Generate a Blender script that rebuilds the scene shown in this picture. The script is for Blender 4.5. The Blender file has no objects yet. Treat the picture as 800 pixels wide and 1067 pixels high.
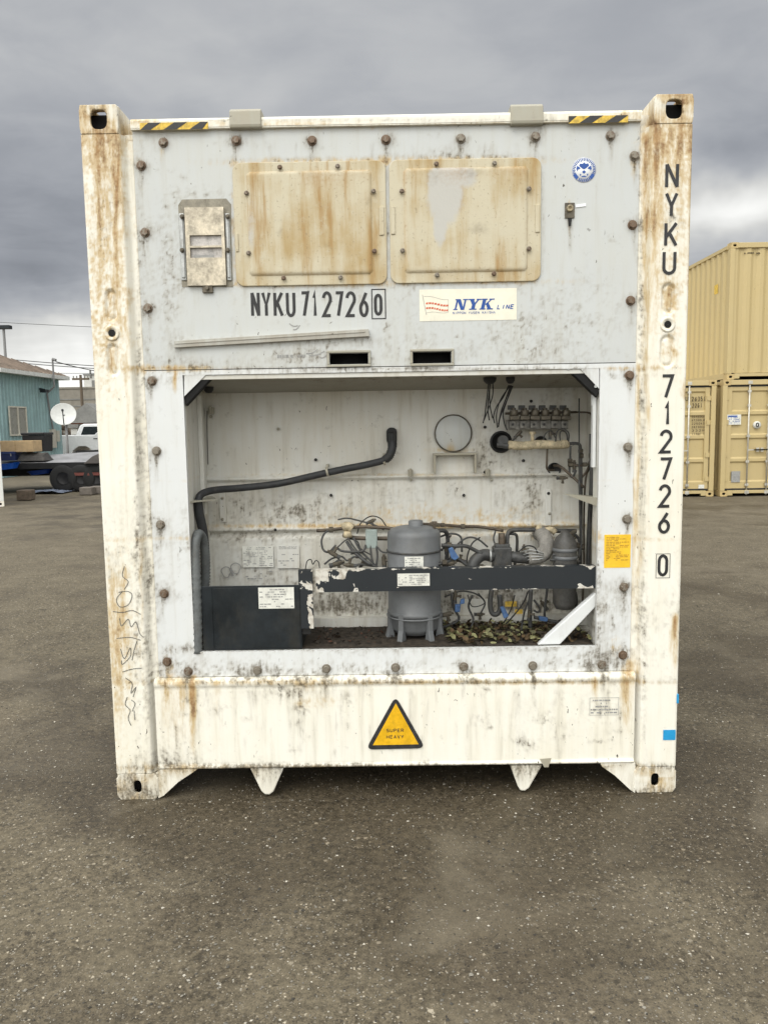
import bpy, bmesh, math, random
import numpy as np
from mathutils import Vector, Matrix
random.seed(7); rng = np.random.default_rng(7)
PI = math.pi
S = bpy.context.scene
C = S.collection

# ---------------------------------------------------------------- camera
CX, CY, CZ = -0.01555, -3.20081, 1.60304
PIT, YAW, ROL, FOC = -0.109486, -0.005344, -0.016125, 800.0
_cp, _sp, _cy, _sy = math.cos(PIT), math.sin(PIT), math.cos(YAW), math.sin(YAW)
FW = np.array([_sy*_cp, _cy*_cp, _sp]); _r = np.array([_cy, -_sy, 0.0]); _u = np.cross(_r, FW)
RT = _r*math.cos(ROL) + _u*math.sin(ROL); UP = -_r*math.sin(ROL) + _u*math.cos(ROL)
cam = bpy.data.objects.new('camera', bpy.data.cameras.new('camera')); C.objects.link(cam); S.camera = cam
cam.data.sensor_fit = 'VERTICAL'; cam.data.sensor_height = 24.0; cam.data.lens = 24.0*FOC/1067.0
cam.data.clip_start = 0.05; cam.data.clip_end = 3000
M = Matrix.Identity(4)
for i in range(3):
    M[i][0] = RT[i]; M[i][1] = UP[i]; M[i][2] = -FW[i]; M[i][3] = (CX, CY, CZ)[i]
cam.matrix_world = M
S.view_settings.view_transform = 'Standard'; S.view_settings.look = 'None'; S.view_settings.gamma = 1
S.view_settings.use_curve_mapping = False
S.view_settings.exposure = 0.0

def ray(px, py):
    d = FW + RT*(px-400)/FOC - UP*(py-533.5)/FOC
    return d/np.linalg.norm(d)
def at(px, py, Y=0.03):                      # the point of the upright plane y = Y measured at this photo pixel
    d = ray(px, py); t = (Y-CY)/d[1]
    return (CX+t*d[0], CZ+t*d[2])
def topx(x, z, Y=0.03):
    w0 = np.stack([x-CX, np.full_like(x, Y-CY), z-CZ], -1)
    w = w0@FW
    return 400+FOC*(w0@RT)/w, 533.5-FOC*(w0@UP)/w
def rect(x0, y0, x1, y1, Y=0.03):
    xm, ym = (x0+x1)/2, (y0+y1)/2
    return (at(x0, ym, Y)[0], at(x1, ym, Y)[0], at(xm, y1, Y)[1], at(xm, y0, Y)[1])

# ---------------------------------------------------------------- node helper
class NT:
    def __init__(s, tree): s.t = tree; s.n = tree.nodes; s.l = tree.links
    def new(s, typ, props=None, **ins):
        n = s.n.new('ShaderNode'+typ)
        for k, v in (props or {}).items(): setattr(n, k, v)
        for k, v in ins.items(): s.put(n, k, v)
        return n
    def put(s, n, k, v):
        if k.startswith('i') and k[1:].isdigit(): sock = n.inputs[int(k[1:])]
        else: sock = n.inputs[k.replace('_', ' ')]
        if isinstance(v, bpy.types.NodeSocket): s.l.new(v, sock)
        elif isinstance(v, bpy.types.Node): s.l.new(v.outputs[0], sock)
        else: sock.default_value = v
    def math(s, op, a, b=0.0, clamp=False):
        return s.new('Math', dict(operation=op, use_clamp=clamp), i0=a, i1=b).outputs[0]
    def mr(s, v, a, b, c=0.0, d=1.0, smooth=True):
        n = s.new('MapRange', dict(interpolation_type='SMOOTHSTEP' if smooth else 'LINEAR'), i0=v, i1=a, i2=b, i3=c, i4=d)
        return n.outputs[0]
    def mix(s, f, a, b, bt='MIX'):
        n = s.new('Mix', dict(data_type='RGBA', blend_type=bt, clamp_factor=True))
        s.put(n, 'i0', f)
        for k, v in ((6, a), (7, b)):
            if isinstance(v, tuple) and len(v) == 3: v = (*v, 1)
            s.put(n, 'i%d' % k, v)
        return n.outputs[2]
    def noise(s, vec, scale, detail=4, rough=.55, dist=0.0):
        n = s.new('TexNoise', None, Vector=vec, Scale=scale, Detail=detail, Roughness=rough, Distortion=dist)
        return n.outputs[0]
    def mapv(s, vec, sc):
        return s.new('Mapping', None, Vector=vec, Scale=sc).outputs[0]

# ---------------------------------------------------------------- world: overcast sky
W = bpy.data.worlds.new("World"); S.world = W; W.use_nodes = True
wt = NT(W.node_tree); wt.n.clear()
SUN_EL, SUN_AZ = math.radians(48), math.radians(205)     # behind the camera and to its left, veiled
sky = wt.new('TexSky', dict(sky_type='NISHITA', sun_disc=False, sun_elevation=SUN_EL, sun_rotation=SUN_AZ,
                            air_density=1.0, dust_density=2.5, ozone_density=1.0))
tc = wt.new('TexCoord').outputs['Generated']
sx = wt.new('SeparateXYZ', None, Vector=tc)
zc = wt.math('ADD', wt.math('MAXIMUM', sx.outputs[2], 0.0), 0.16)
pv = wt.new('CombineXYZ', None, X=wt.math('DIVIDE', sx.outputs[0], zc), Y=wt.math('DIVIDE', sx.outputs[1], zc), Z=0.0).outputs[0]
n1 = wt.noise(wt.mapv(pv, (.8, 1.0, 1)), 1.5, 7, .52, .5)
n2 = wt.noise(wt.mapv(pv, (.8, 1.1, 1)), 4.5, 6, .55, .6)
warp = wt.new('TexNoise', None, Vector=tc, Scale=7.0, Detail=4.0, Roughness=.5)
wv = wt.new('VectorMath', dict(operation='MULTIPLY_ADD'), i0=warp.outputs[1], i1=(.22, .22, .16), i2=tc).outputs[0]
wv = wt.new('VectorMath', dict(operation='SUBTRACT'), i0=wv, i1=(.11, .11, .08)).outputs[0]
L = wt.math('ADD', wt.mr(n1, .3, .7, -.042, .042), wt.mr(n2, .3, .7, -.028, .028))
L = wt.math('ADD', L, 0.48)
# cloud masses: direction, angular radii (wide, high), brightness
def blob(px, py, rx, ry, amp):
    global L
    d = ray(px, py); r = np.cross(d, (0, 0, 1)); r /= np.linalg.norm(r); u = np.cross(r, d)
    dr = wt.new('VectorMath', dict(operation='DOT_PRODUCT'), i0=wv, i1=tuple(r/(rx/800))).outputs['Value']
    du = wt.new('VectorMath', dict(operation='DOT_PRODUCT'), i0=wv, i1=tuple(u/(ry/800))).outputs['Value']
    df = wt.new('VectorMath', dict(operation='DOT_PRODUCT'), i0=wv, i1=tuple(d)).outputs['Value']
    q = wt.math('ADD', wt.math('MULTIPLY', dr, dr), wt.math('MULTIPLY', du, du))
    g = wt.math('POWER', 2.718, wt.math('MULTIPLY', q, -1.0))
    g = wt.math('MULTIPLY', g, wt.math('GREATER_THAN', df, 0.0))
    L = wt.math('MULTIPLY_ADD', g, amp) if False else wt.math('ADD', L, wt.math('MULTIPLY', g, amp))
for b in [(10, 240, 190, 80, -.17), (60, 120, 130, 40, -.02), (30, 400, 190, 52, .68), (60, 340, 160, 14, .10), (120, 335, 70, 10, -.08),
          (775, 205, 60, 24, .42), (735, 235, 50, 20, .14), (690, 160, 60, 30, .10), (790, 130, 100, 26, -.12), (700, 40, 160, 40, -.03),
          (450, 70, 200, 40, .03), (250, 60, 160, 30, .04), (150, 30, 90, 30, .04)]:
    blob(*b)
# the bright, thin side of the overcast: overhead and behind the camera, where the veiled sun stands
sd = (math.sin(SUN_AZ)*math.cos(SUN_EL), math.cos(SUN_AZ)*math.cos(SUN_EL), math.sin(SUN_EL))
ds = wt.new('VectorMath', dict(operation='DOT_PRODUCT'), i0=tc, i1=sd).outputs['Value']
L = wt.math('ADD', L, wt.mr(ds, -.05, 1.0, 0.0, 1.95))
L = wt.math('ADD', L, wt.mr(sx.outputs[2], .5, 1.0, 0.0, .45))
L = wt.math('MAXIMUM', L, 0.12)
tint = wt.mix(wt.mr(L, .25, .75), (0.925, 0.975, 1.08), (1.0, 1.0, 0.97))
cl = wt.mix(1.0, tint, wt.new('CombineColor', None, i0=L, i1=L, i2=L).outputs[0], 'MULTIPLY')
cl = wt.new('VectorMath', dict(operation='SCALE'), i0=cl, Scale=10.0).outputs[0]
full = wt.mix(.96, sky.outputs[0], cl)
bg = wt.new('Background', None, Color=full, Strength=0.1)
out = wt.new('OutputWorld', None, Surface=bg.outputs[0])
sun = bpy.data.objects.new('sun', bpy.data.lights.new('sun', 'SUN')); C.objects.link(sun)
sun.data.energy = 0.9; sun.data.angle = math.radians(25); sun.data.color = (1, .965, .9)
sun.rotation_euler = Vector(sd).to_track_quat('Z', 'Y').to_euler()

# ---------------------------------------------------------------- object helpers
def tag(o, label=None, cat=None, group=None, kind=None):
    if label: o['label'] = label
    if cat: o['category'] = cat
    if group: o['group'] = group
    if kind: o['kind'] = kind
    return o
def thing(name, label, cat, loc=(0, 0, 0), rz=0.0, group=None):
    o = bpy.data.objects.new(name, None); C.objects.link(o)
    o.location = loc; o.rotation_euler = (0, 0, rz); o.empty_display_size = .1
    return tag(o, label, cat, group)

class MB:
    """collects shapes, builds ONE mesh object"""
    def __init__(s): s.v = []; s.f = []; s.m = []; s.n = 0; s.mi = 0; s.sm = []; s.smooth = False
    def add(s, vs, fs):
        vs = np.asarray(vs, float).reshape(-1, 3); s.v.append(vs)
        for f in fs: s.f.append([i+s.n for i in f]); s.m.append(s.mi); s.sm.append(s.smooth)
        s.n += len(vs); return s
    def box(s, x0, x1, y0, y1, z0, z1):
        return s.add([(x, y, z) for x in (x0, x1) for y in (y0, y1) for z in (z0, z1)],
                     [(0, 1, 3, 2), (4, 6, 7, 5), (0, 4, 5, 1), (2, 3, 7, 6), (0, 2, 6, 4), (1, 5, 7, 3)])
    def prism(s, poly, y0, y1):                 # polygon in XZ pushed along Y
        n = len(poly); vs = [(x, y0, z) for x, z in poly]+[(x, y1, z) for x, z in poly]
        return s.add(vs, [tuple(range(n)), tuple(range(2*n-1, n-1, -1))]+[(i, i+n, (i+1) % n+n, (i+1) % n) for i in range(n)])
    def cyl(s, a, b, r, n=16, r2=None, cap=True):
        a = np.array(a, float); b = np.array(b, float); d = b-a; d /= np.linalg.norm(d)
        t = np.array([1, 0, 0]) if abs(d[0]) < .8 else np.array([0, 0, 1.]); u = np.cross(d, t); u /= np.linalg.norm(u); w = np.cross(d, u)
        r2 = r if r2 is None else r2
        an = np.arange(n)*2*PI/n+PI/n
        ring = np.cos(an)[:, None]*u+np.sin(an)[:, None]*w
        vs = np.r_[a+ring*r, b+ring*r2]; o = s.smooth
        s.smooth = n > 8
        s.add(vs, [(i, (i+1) % n, (i+1) % n+n, i+n) for i in range(n)]); s.smooth = False
        if cap:
            s.add(a+ring*r, [tuple(range(n-1, -1, -1))]); s.add(b+ring*r2, [tuple(range(n))])
        s.smooth = o; return s
    def lathe(s, c, prof, n=32, axis='z'):      # prof: (radius, height)
        an = np.arange(n)*2*PI/n; vs = []
        for r, h in prof:
            for a in an:
                p = (r*math.cos(a), r*math.sin(a), h)
                if axis == 'y': p = (p[0], p[2], p[1])
                if axis == 'x': p = (p[2], p[0], p[1])
                vs.append((c[0]+p[0], c[1]+p[1], c[2]+p[2]))
        fs = [(k*n+i, k*n+(i+1) % n, (k+1)*n+(i+1) % n, (k+1)*n+i) for k in range(len(prof)-1) for i in range(n)]
        o = s.smooth; s.smooth = True; s.add(vs, fs); s.smooth = o; return s
    def tube(s, pts, r, n=10, sub=6, wob=0.0):
        P = [np.array(p, float) for p in pts]
        if sub > 1 and len(P) > 2:
            Q = []; E = [2*P[0]-P[1]]+P+[2*P[-1]-P[-2]]
            for i in range(1, len(E)-2):
                for k in range(sub):
                    t = k/sub; a, b, c, d = E[i-1:i+3]
                    Q.append(.5*((2*b)+(c-a)*t+(2*a-5*b+4*c-d)*t*t+(3*b-a-3*c+d)*t**3))
            Q.append(P[-1]); P = Q
        vs = []; up = None
        for i, p in enumerate(P):
            d = P[min(i+1, len(P)-1)]-P[max(i-1, 0)]; d /= np.linalg.norm(d)+1e-12
            if up is None: up = np.cross(d, (0.31, .52, .8)); 
            up = up-d*np.dot(up, d); up /= np.linalg.norm(up)+1e-12; w = np.cross(d, up)
            rr = r*(1+wob*(i % 2))
            for k in range(n):
                a = 2*PI*k/n; vs.append(p+(up*math.cos(a)+w*math.sin(a))*rr)
        m = len(P); o = s.smooth; s.smooth = True
        s.add(vs, [(k*n+i, k*n+(i+1) % n, (k+1)*n+(i+1) % n, (k+1)*n+i) for k in range(m-1) for i in range(n)]
              + [tuple(range(n-1, -1, -1)), tuple((m-1)*n+i for i in range(n))]); s.smooth = o
        return s
    def sheet(s, X, Z, Y, holes=(), depth=0.0, disp=None):   # gridded upright sheet facing -Y; holes = (x0,x1,z0,z1)
        X = np.asarray(X); Z = np.asarray(Z); xx, zz = np.meshgrid(X, Z, indexing='ij'); yy = np.full_like(xx, Y)
        if disp is not None: yy = yy+disp(xx, zz)
        nx, nz = xx.shape; fs = []
        for i in range(nx-1):
            xm = (X[i]+X[i+1])/2
            for j in range(nz-1):
                zm = (Z[j]+Z[j+1])/2
                if any(h[0] < xm < h[1] and h[2] < zm < h[3] for h in holes): continue
                fs.append((i*nz+j, (i+1)*nz+j, (i+1)*nz+j+1, i*nz+j+1))
        o = s.smooth; s.smooth = disp is not None
        s.add(np.stack([xx, yy, zz], -1).reshape(-1, 3), fs); s.smooth = o
        if depth:
            for (a, b, c, d, flip) in [(X[0], X[-1], Z[0], Z[-1], 0)]+[(*h, 1) for h in holes]:
                q = [(a, c), (b, c), (b, d), (a, d)]
                for k in range(4):
                    p, r_ = q[k], q[(k+1) % 4]
                    f = (0, 1, 2, 3) if flip else (3, 2, 1, 0)
                    s.add([(p[0], Y, p[1]), (r_[0], Y, r_[1]), (r_[0], Y+depth, r_[1]), (p[0], Y+depth, p[1])], [f])
        return s
    def holed(s, hw, hh, t, hole, fmap, n=24):          # plate with an oval hole, local (u, v, w) -> fmap
        an = [2*PI*(k+.5)/n for k in range(n)]; outer = []; inner = []
        for a in an:
            c, q = math.cos(a), math.sin(a); m = max(abs(c)/hw, abs(q)/hh); outer.append((c/m, q/m))
            a_, b_ = hole; inner.append((a_*math.copysign(abs(c)**.7, c), b_*math.copysign(abs(q)**.7, q)))
        vs = [fmap(u, v, w) for w in (0, t) for ring in (outer, inner) for u, v in ring]
        fs = []
        for i in range(n):
            j = (i+1) % n
            fs += [(i, j, n+j, n+i), (2*n+j, 2*n+i, 3*n+i, 3*n+j), (i, 2*n+i, 2*n+j, j), (n+j, 3*n+j, 3*n+i, n+i)]
        return s.add(vs, fs)
    def build(s, name, mat, parent=None, bev=0.0, masks=False, base=None, merge=True):
        V = np.concatenate(s.v)
        if base is not None: V = V-np.array(base)
        me = bpy.data.meshes.new(name); me.from_pydata(V.tolist(), [], s.f)
        mats = mat if isinstance(mat, (list, tuple)) else [mat]
        for m in mats: me.materials.append(m)
        me.polygons.foreach_set('material_index', s.m)
        me.polygons.foreach_set('use_smooth', s.sm)
        bm = bmesh.new(); bm.from_mesh(me)
        if merge: bmesh.ops.remove_doubles(bm, verts=bm.verts, dist=1e-5)
        if len(bm.faces) < 60000: bmesh.ops.recalc_face_normals(bm, faces=bm.faces)
        bm.to_mesh(me); bm.free()
        if masks: add_masks(me, base)
        me.update()
        o = bpy.data.objects.new(name, me); C.objects.link(o)
        if parent is not None: o.parent = parent
        if bev:
            m = o.modifiers.new('bevel', 'BEVEL'); m.width = bev; m.segments = 2; m.limit_method = 'ANGLE'; m.angle_limit = math.radians(40)
            m.harden_normals = False
        return o
def copy_tree(o, parent=None):
    c = o.copy(); C.objects.link(c)
    if parent is not None: c.parent = parent
    for ch in list(o.children): copy_tree(ch, c)
    return c
def lin(a, b, step): return np.linspace(a, b, max(2, int(round(abs(b-a)/step))+1))
def gridlines(a, b, step, extra=()):
    g = list(lin(a, b, step)); g = [v for v in g if all(abs(v-e) > step*.4 for e in extra) or v in (g[0], g[-1])]
    return np.array(sorted(g+[e for e in extra if a < e < b]))

# ---------------------------------------------------------------- numpy noise + wear masks (dirt and rust with shapes of their own)
_T = rng.random((256, 256))
def vn(x, y):
    xi = np.floor(x).astype(int); yi = np.floor(y).astype(int); fx = x-xi; fy = y-yi
    fx = fx*fx*(3-2*fx); fy = fy*fy*(3-2*fy)
    g = lambda a, b: _T[a & 255, b & 255]
    return (g(xi, yi)*(1-fx)+g(xi+1, yi)*fx)*(1-fy)+(g(xi, yi+1)*(1-fx)+g(xi+1, yi+1)*fx)*fy
def fbm(x, y, o=4):
    r = 0; a = .5
    for k in range(o): r = r+a*vn(x*2**k+17.3*k, y*2**k+5.1*k); a *= .5
    return r/(1-.5**o)
BOLTS = [(170, 148), (246, 146), (325, 146), (402, 145), (480, 144), (558, 142), (636, 141),
         (147, 172), (151, 242), (154, 321), (158, 397), (163, 470), (167, 547), (171, 619),
         (661, 162), (659, 234), (657, 313), (656, 391), (654, 466), (653, 541), (650, 612),
         (174, 690), (196, 700), (268, 699), (340, 697), (412, 696), (483, 695), (555, 694), (627, 693), (649, 683)]
# (px, py_top, width, length, strength)
DSTREAK = [(x, y+3, 3.0, 34, .75) for x, y in BOLTS]+[(593, 228, 3, 40, .9), (608, 210, 9, 90, .12), (345, 386, 30, 10, .2)]
for x in (205, 213, 222, 246, 262, 300, 310, 336, 360, 430, 449, 470, 505, 540, 578): DSTREAK.append((x+rng.uniform(-4, 4), 718, rng.uniform(2, 6), rng.uniform(30, 80), rng.uniform(.25, .5)))
for x in rng.uniform(175, 655, 45): DSTREAK.append((x, rng.uniform(712, 770), rng.uniform(1, 3), rng.uniform(15, 60), rng.uniform(.2, .5)))
for x in rng.uniform(215, 610, 40): DSTREAK.append((x, rng.choice([502, 563, 415, 470, 520]), rng.uniform(2, 6), rng.uniform(20, 60), rng.uniform(.15, .4)))
for x in (108, 113, 118, 126, 689, 697, 708): DSTREAK.append((x, 140, 3, 160, .3))
for x in rng.uniform(250, 560, 26): DSTREAK.append((x, rng.choice([298, 150, 300]), rng.uniform(1.5, 3.5), rng.uniform(10, 30), rng.uniform(.2, .45)))
# (px, py, rx, ry, strength, grain)
DBLOB = [(x, y, 9, 8, .8, .25) for x, y in BOLTS]+[
 (205, 380, 60, 8, .5, .3), (182, 382, 8, 25, .5, .3), (315, 372, 30, 8, .55, .4), (350, 370, 60, 14, .4, .35), (448, 372, 60, 12, .35, .3),
 (560, 368, 40, 12, .45, .35), (178, 300, 16, 50, .45, .4), (170, 250, 12, 30, .35, .4), (470, 160, 40, 10, .35, .3), (200, 200, 30, 8, .25, .4),
 (215, 205, 24, 5, .3, .3), (237, 695, 40, 10, .4, .25), (180, 700, 20, 16, .45, .3), (640, 690, 25, 18, .55, .3), (610, 690, 40, 8, .35, .4),
 (400, 676, 230, 5, .45, .35), (300, 716, 60, 12, .45, .3), (250, 700, 100, 5, .4, .35), (410, 707, 260, 3, .6, .25), (410, 800, 260, 5, .75, .25),
 (195, 760, 30, 50, .25, .22), (560, 750, 60, 40, .2, .2), (635, 735, 20, 14, .3, .4), (160, 660, 8, 60, .45, .3), (625, 640, 6, 60, .35, .25),
 (240, 560, 90, 30, .35, .4), (300, 545, 50, 14, .6, .3), (255, 620, 60, 20, .4, .4), (340, 640, 60, 26, .5, .4), (232, 540, 12, 30, .4, .3),
 (520, 620, 110, 24, .6, .4), (560, 650, 90, 20, .6, .3), (350, 655, 80, 7, .9, .3), (500, 655, 90, 7, .9, .3), (395, 525, 60, 30, .25, .4),
 (523, 480, 18, 30, .55, .3), (510, 470, 6, 30, .6, .3), (575, 530, 10, 34, .6, .3), (590, 440, 40, 50, .25, .3), (484, 520, 10, 16, .4, .3), (560, 520, 30, 60, .3, .4),
 (430, 388, 220, 3, .5, .35), (600, 395, 20, 14, .3, .3), (145, 825, 22, 12, .75, .3), (683, 822, 20, 10, .7, .3), (143, 806, 22, 4, .6, .3), (683, 796, 20, 4, .5, .3),
 (150, 430, 5, 280, .35, .4), (666, 400, 3, 300, .45, .4), (100, 120, 22, 16, .6, .3), (702, 112, 24, 16, .5, .3), (278, 815, 14, 14, .3, .3), (545, 812, 14, 14, .4, .3),
 (112, 240, 20, 90, .35, .4), (94, 420, 4, 60, .5, .3), (128, 640, 20, 90, .35, .35), (706, 640, 10, 60, .3, .35), (697, 232, 16, 12, .5, .4), (697, 310, 7, 16, .5, .3),
 (240, 129, 8, 8, .7, .3), (566, 126, 10, 8, .7, .3), (400, 127, 260, 2, .5, .3), (170, 790, 20, 10, .5, .3), (628, 686, 14, 10, .9, .2), (200, 676, 22, 6, .8, .3)]
RSTREAK = [(107, 138, 5, 170, .85), (114, 138, 3.5, 150, .7), (123, 150, 4, 190, .9), (90, 138, 3, 80, .5), (129, 180, 3, 170, .6),
 (679, 130, 4, 230, .95), (686, 130, 4, 120, .6), (704, 130, 4, 110, .7), (716, 130, 3, 200, .75), (672, 200, 3, 350, .6), (664, 380, 2.5, 330, .5),
 (713, 405, 3, 30, .8), (700, 640, 3.5, 55, 1.0), (696, 655, 3, 30, .6), (118, 365, 3, 26, .9), (117, 306, 3, 20, .6), (132, 590, 2.5, 90, .7),
 (183, 384, 2.5, 24, .9), (202, 706, 4, 75, 1.05), (188, 708, 12, 70, .42), (175, 708, 5, 70, .45), (619, 706, 4, 24, .7), (650, 706, 6, 54, .75), (228, 707, 6, 40, .3),
 (170, 155, 2, 18, .5), (661, 165, 3, 24, .3), (593, 210, 2, 40, .5), (325, 712, 20, 10, .3), (655, 690, 3, 20, .6), (120, 600, 3, 120, .5), (126, 640, 4, 100, .55)]
RBLOB = [(100, 124, 22, 16, .75, .3), (712, 112, 16, 20, .75, .3), (702, 100, 22, 5, .6, .3), (152, 128, 14, 5, .5, .3), (655, 121, 18, 6, .55, .3), (180, 384, 45, 3, .75, .25), (150, 386, 6, 6, .4, .3),
 (410, 709, 250, 2.5, .62, .3), (655, 700, 8, 14, .65, .3), (115, 340, 14, 50, .3, .35), (125, 670, 18, 90, .42, .3), (142, 830, 20, 6, .5, .3), (683, 828, 20, 5, .5, .3),
 (415, 561, 220, 2.2, .8, .25), (415, 501, 200, 1.5, .35, .25), (545, 566, 90, 14, .22, .3), (450, 549, 130, 12, .3, .3), (326, 730, 22, 6, .4, .3), (660, 384, 30, 2, .5, .3), (713, 408, 5, 9, .8, .2),
 (640, 672, 6, 10, .3, .3), (176, 700, 6, 20, .4, .3), (480, 472, 24, 3, .4, .3), (110, 270, 26, 120, .28, .35), (700, 220, 22, 110, .30, .35), (695, 310, 8, 20, .4, .3), (695, 366, 8, 20, .35, .3)]
def field(px, py, streaks, blobs, seed):
    g1 = fbm(px*.09+seed, py*.09, 4); g2 = fbm(px*.35+seed, py*.35+9, 3); gs = fbm(px*.45+seed, py*.03, 3)
    r = np.zeros_like(px)
    for x, y, w, ln, st in streaks:
        m = (abs(px-x) < w*4) & (py > y-6) & (py < y+ln*2.2)
        if not m.any(): continue
        dx = (px[m]-x+2.5*(vn(py[m]*.05+x, py[m]*0+seed)-.5))/w; t = (py[m]-y)/ln
        a = np.exp(-dx*dx)*np.clip((py[m]-y+5)/6, 0, 1)*np.clip(1.25-t, 0, 1)*st*(.5+gs[m])
        r[m] = np.maximum(r[m], a)
    for x, y, rx, ry, st, gr in blobs:
        m = (abs(px-x) < rx*2.2) & (abs(py-y) < ry*2.2)
        if not m.any(): continue
        q = ((px[m]-x)/rx)**2+((py[m]-y)/ry)**2
        a = np.clip(st*np.exp(-q*.8)+gr*(g2[m]-.5)*2.4*np.exp(-q*.5)+gr*(g1[m]-.5)*1.5*np.exp(-q*.5), 0, 1)
        r[m] = r[m]+a*(1-np.clip(r[m], 0, 1))
    return np.clip(r, 0, 1)
RSTREAK += [(672, 140, 3.5, 260, .9), (682, 128, 5, 150, .95), (693, 128, 4, 60, .6), (706, 126, 3.5, 60, .8), (715, 150, 2.5, 140, .7), (110, 136, 9, 110, .6), (88, 140, 4, 60, .6), (125, 140, 3, 220, .8), (135, 300, 2.5, 240, .4), (103, 160, 2, 120, .5), (150, 560, 2, 130, .4), (660, 500, 2, 180, .5)]
RBLOB += [(143, 812, 22, 14, .35, .35), (683, 806, 20, 14, .35, .35), (195, 800, 20, 6, .4, .3), (640, 798, 16, 6, .4, .3), (410, 797, 250, 2.5, .5, .3), (695, 150, 26, 26, .5, .35), (104, 150, 24, 28, .5, .35), (245, 230, 5, 60, .4, .3), (400, 230, 4, 60, .35, .3), (325, 169, 80, 4, .5, .3), (485, 167, 80, 4, .5, .3), (325, 296, 80, 3, .6, .3), (485, 293, 80, 3, .6, .3), (300, 131, 120, 4, .3, .3)]
DBLOB += [(323, 167, 84, 3.5, .6, .3), (485, 164, 84, 3.5, .6, .3), (243, 232, 3.5, 62, .5, .3), (404, 230, 3, 62, .6, .3), (565, 230, 3, 62, .5, .3), (325, 298, 80, 3, .5, .3), (485, 295, 80, 3, .5, .3), (239, 150, 30, 3, .3, .3),  # hatch outlines: grime mixed with painted edge shade
          (143, 822, 24, 18, .9, .4), (683, 815, 22, 17, .7, .4), (410, 796, 270, 3.0, 1.3, .2), (410, 384, 270, 1.8, .8, .2), (410, 709, 270, 1.5, .7, .2), (145, 470, 2.5, 330, .5, .3), (669, 400, 2.5, 330, .5, .3),
          (156, 600, 2.5, 200, .45, .3), (410, 393, 230, 4, .45, .3), (180, 790, 30, 12, .3, .2), (300, 355, 110, 5, .5, .3), (143, 829, 24, 8, .7, .3), (683, 824, 22, 8, .6, .3), (110, 130, 30, 20, .45, .35), (705, 120, 25, 20, .4, .35), (500, 340, 90, 20, .22, .45), (600, 330, 50, 40, .25, .45), (330, 310, 100, 14, .15, .4),
          (410, 572, 210, 8, .45, .3), (330, 640, 60, 30, .35, .4), (500, 640, 110, 26, .45, .4), (485, 700, 150, 8, .3, .4), (340, 700, 80, 8, .3, .4), (600, 560, 16, 90, .2, .25)]
for _k in range(70):
    _x, _y = rng.uniform(150, 655), rng.choice([rng.uniform(140, 375), rng.uniform(712, 795)]); DBLOB.append((_x, _y, rng.uniform(2, 9), rng.uniform(2, 7), rng.uniform(.2, .5), .5))
DSTREAK = [(a, b, c, d, e*1.0) for a, b, c, d, e in DSTREAK]
def add_masks(me, base=None):
    n = len(me.vertices); co = np.empty(n*3, np.float32); me.vertices.foreach_get('co', co); co = co.reshape(-1, 3).astype(float)
    if base is not None: co += np.array(base)
    px, py = topx(co[:, 0], co[:, 2], 0.03)
    for nm, st, bl, sd in (('dirt', DSTREAK, DBLOB, 3.0), ('rust', RSTREAK, RBLOB, 41.0)):
        a = me.attributes.new(nm, 'FLOAT', 'POINT'); a.data.foreach_set('value', field(px, py, st, bl, sd).astype(np.float32))
# ---------------------------------------------------------------- materials
def mat(name):
    m = bpy.data.materials.new(name); m.use_nodes = True; t = NT(m.node_tree); t.n.clear()
    b = t.new('BsdfPrincipled'); t.new('OutputMaterial', None, Surface=b.outputs[0])
    return m, t, b
def plain(name, col, rough=.5, metal=0.0, var=.12, scale=9, bump=.15, spec=.4, dirt=.0):
    m, t, b = mat(name); co = t.new('TexCoord').outputs['Object']
    n = t.noise(co, scale, 5, .6); n2 = t.noise(co, scale*7, 3, .6)
    k = t.math('ADD', t.mr(n, .3, .7, 1-var, 1+var), t.mr(n2, .3, .7, -var*.4, var*.4))
    c = t.new('VectorMath', dict(operation='SCALE'), i0=tuple(col), Scale=k).outputs[0]
    if dirt: c = t.mix(t.math('MULTIPLY', t.mr(t.noise(t.mapv(co, (1, 1, .45)), scale*1.7, 6, .65), .5, .72), dirt), c, (.10, .085, .06))
    t.put(b, 'Base Color', c); b.inputs['Roughness'].default_value = rough; b.inputs['Metallic'].default_value = metal
    b.inputs['Specular IOR Level'].default_value = spec
    t.put(b, 'Roughness', t.mr(n, .3, .7, max(rough-.1, .05), min(rough+.12, 1)))
    if bump: t.put(b, 'Normal', t.new('Bump', None, Strength=bump, Distance=.004, Height=n2).outputs[0])
    return m
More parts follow.
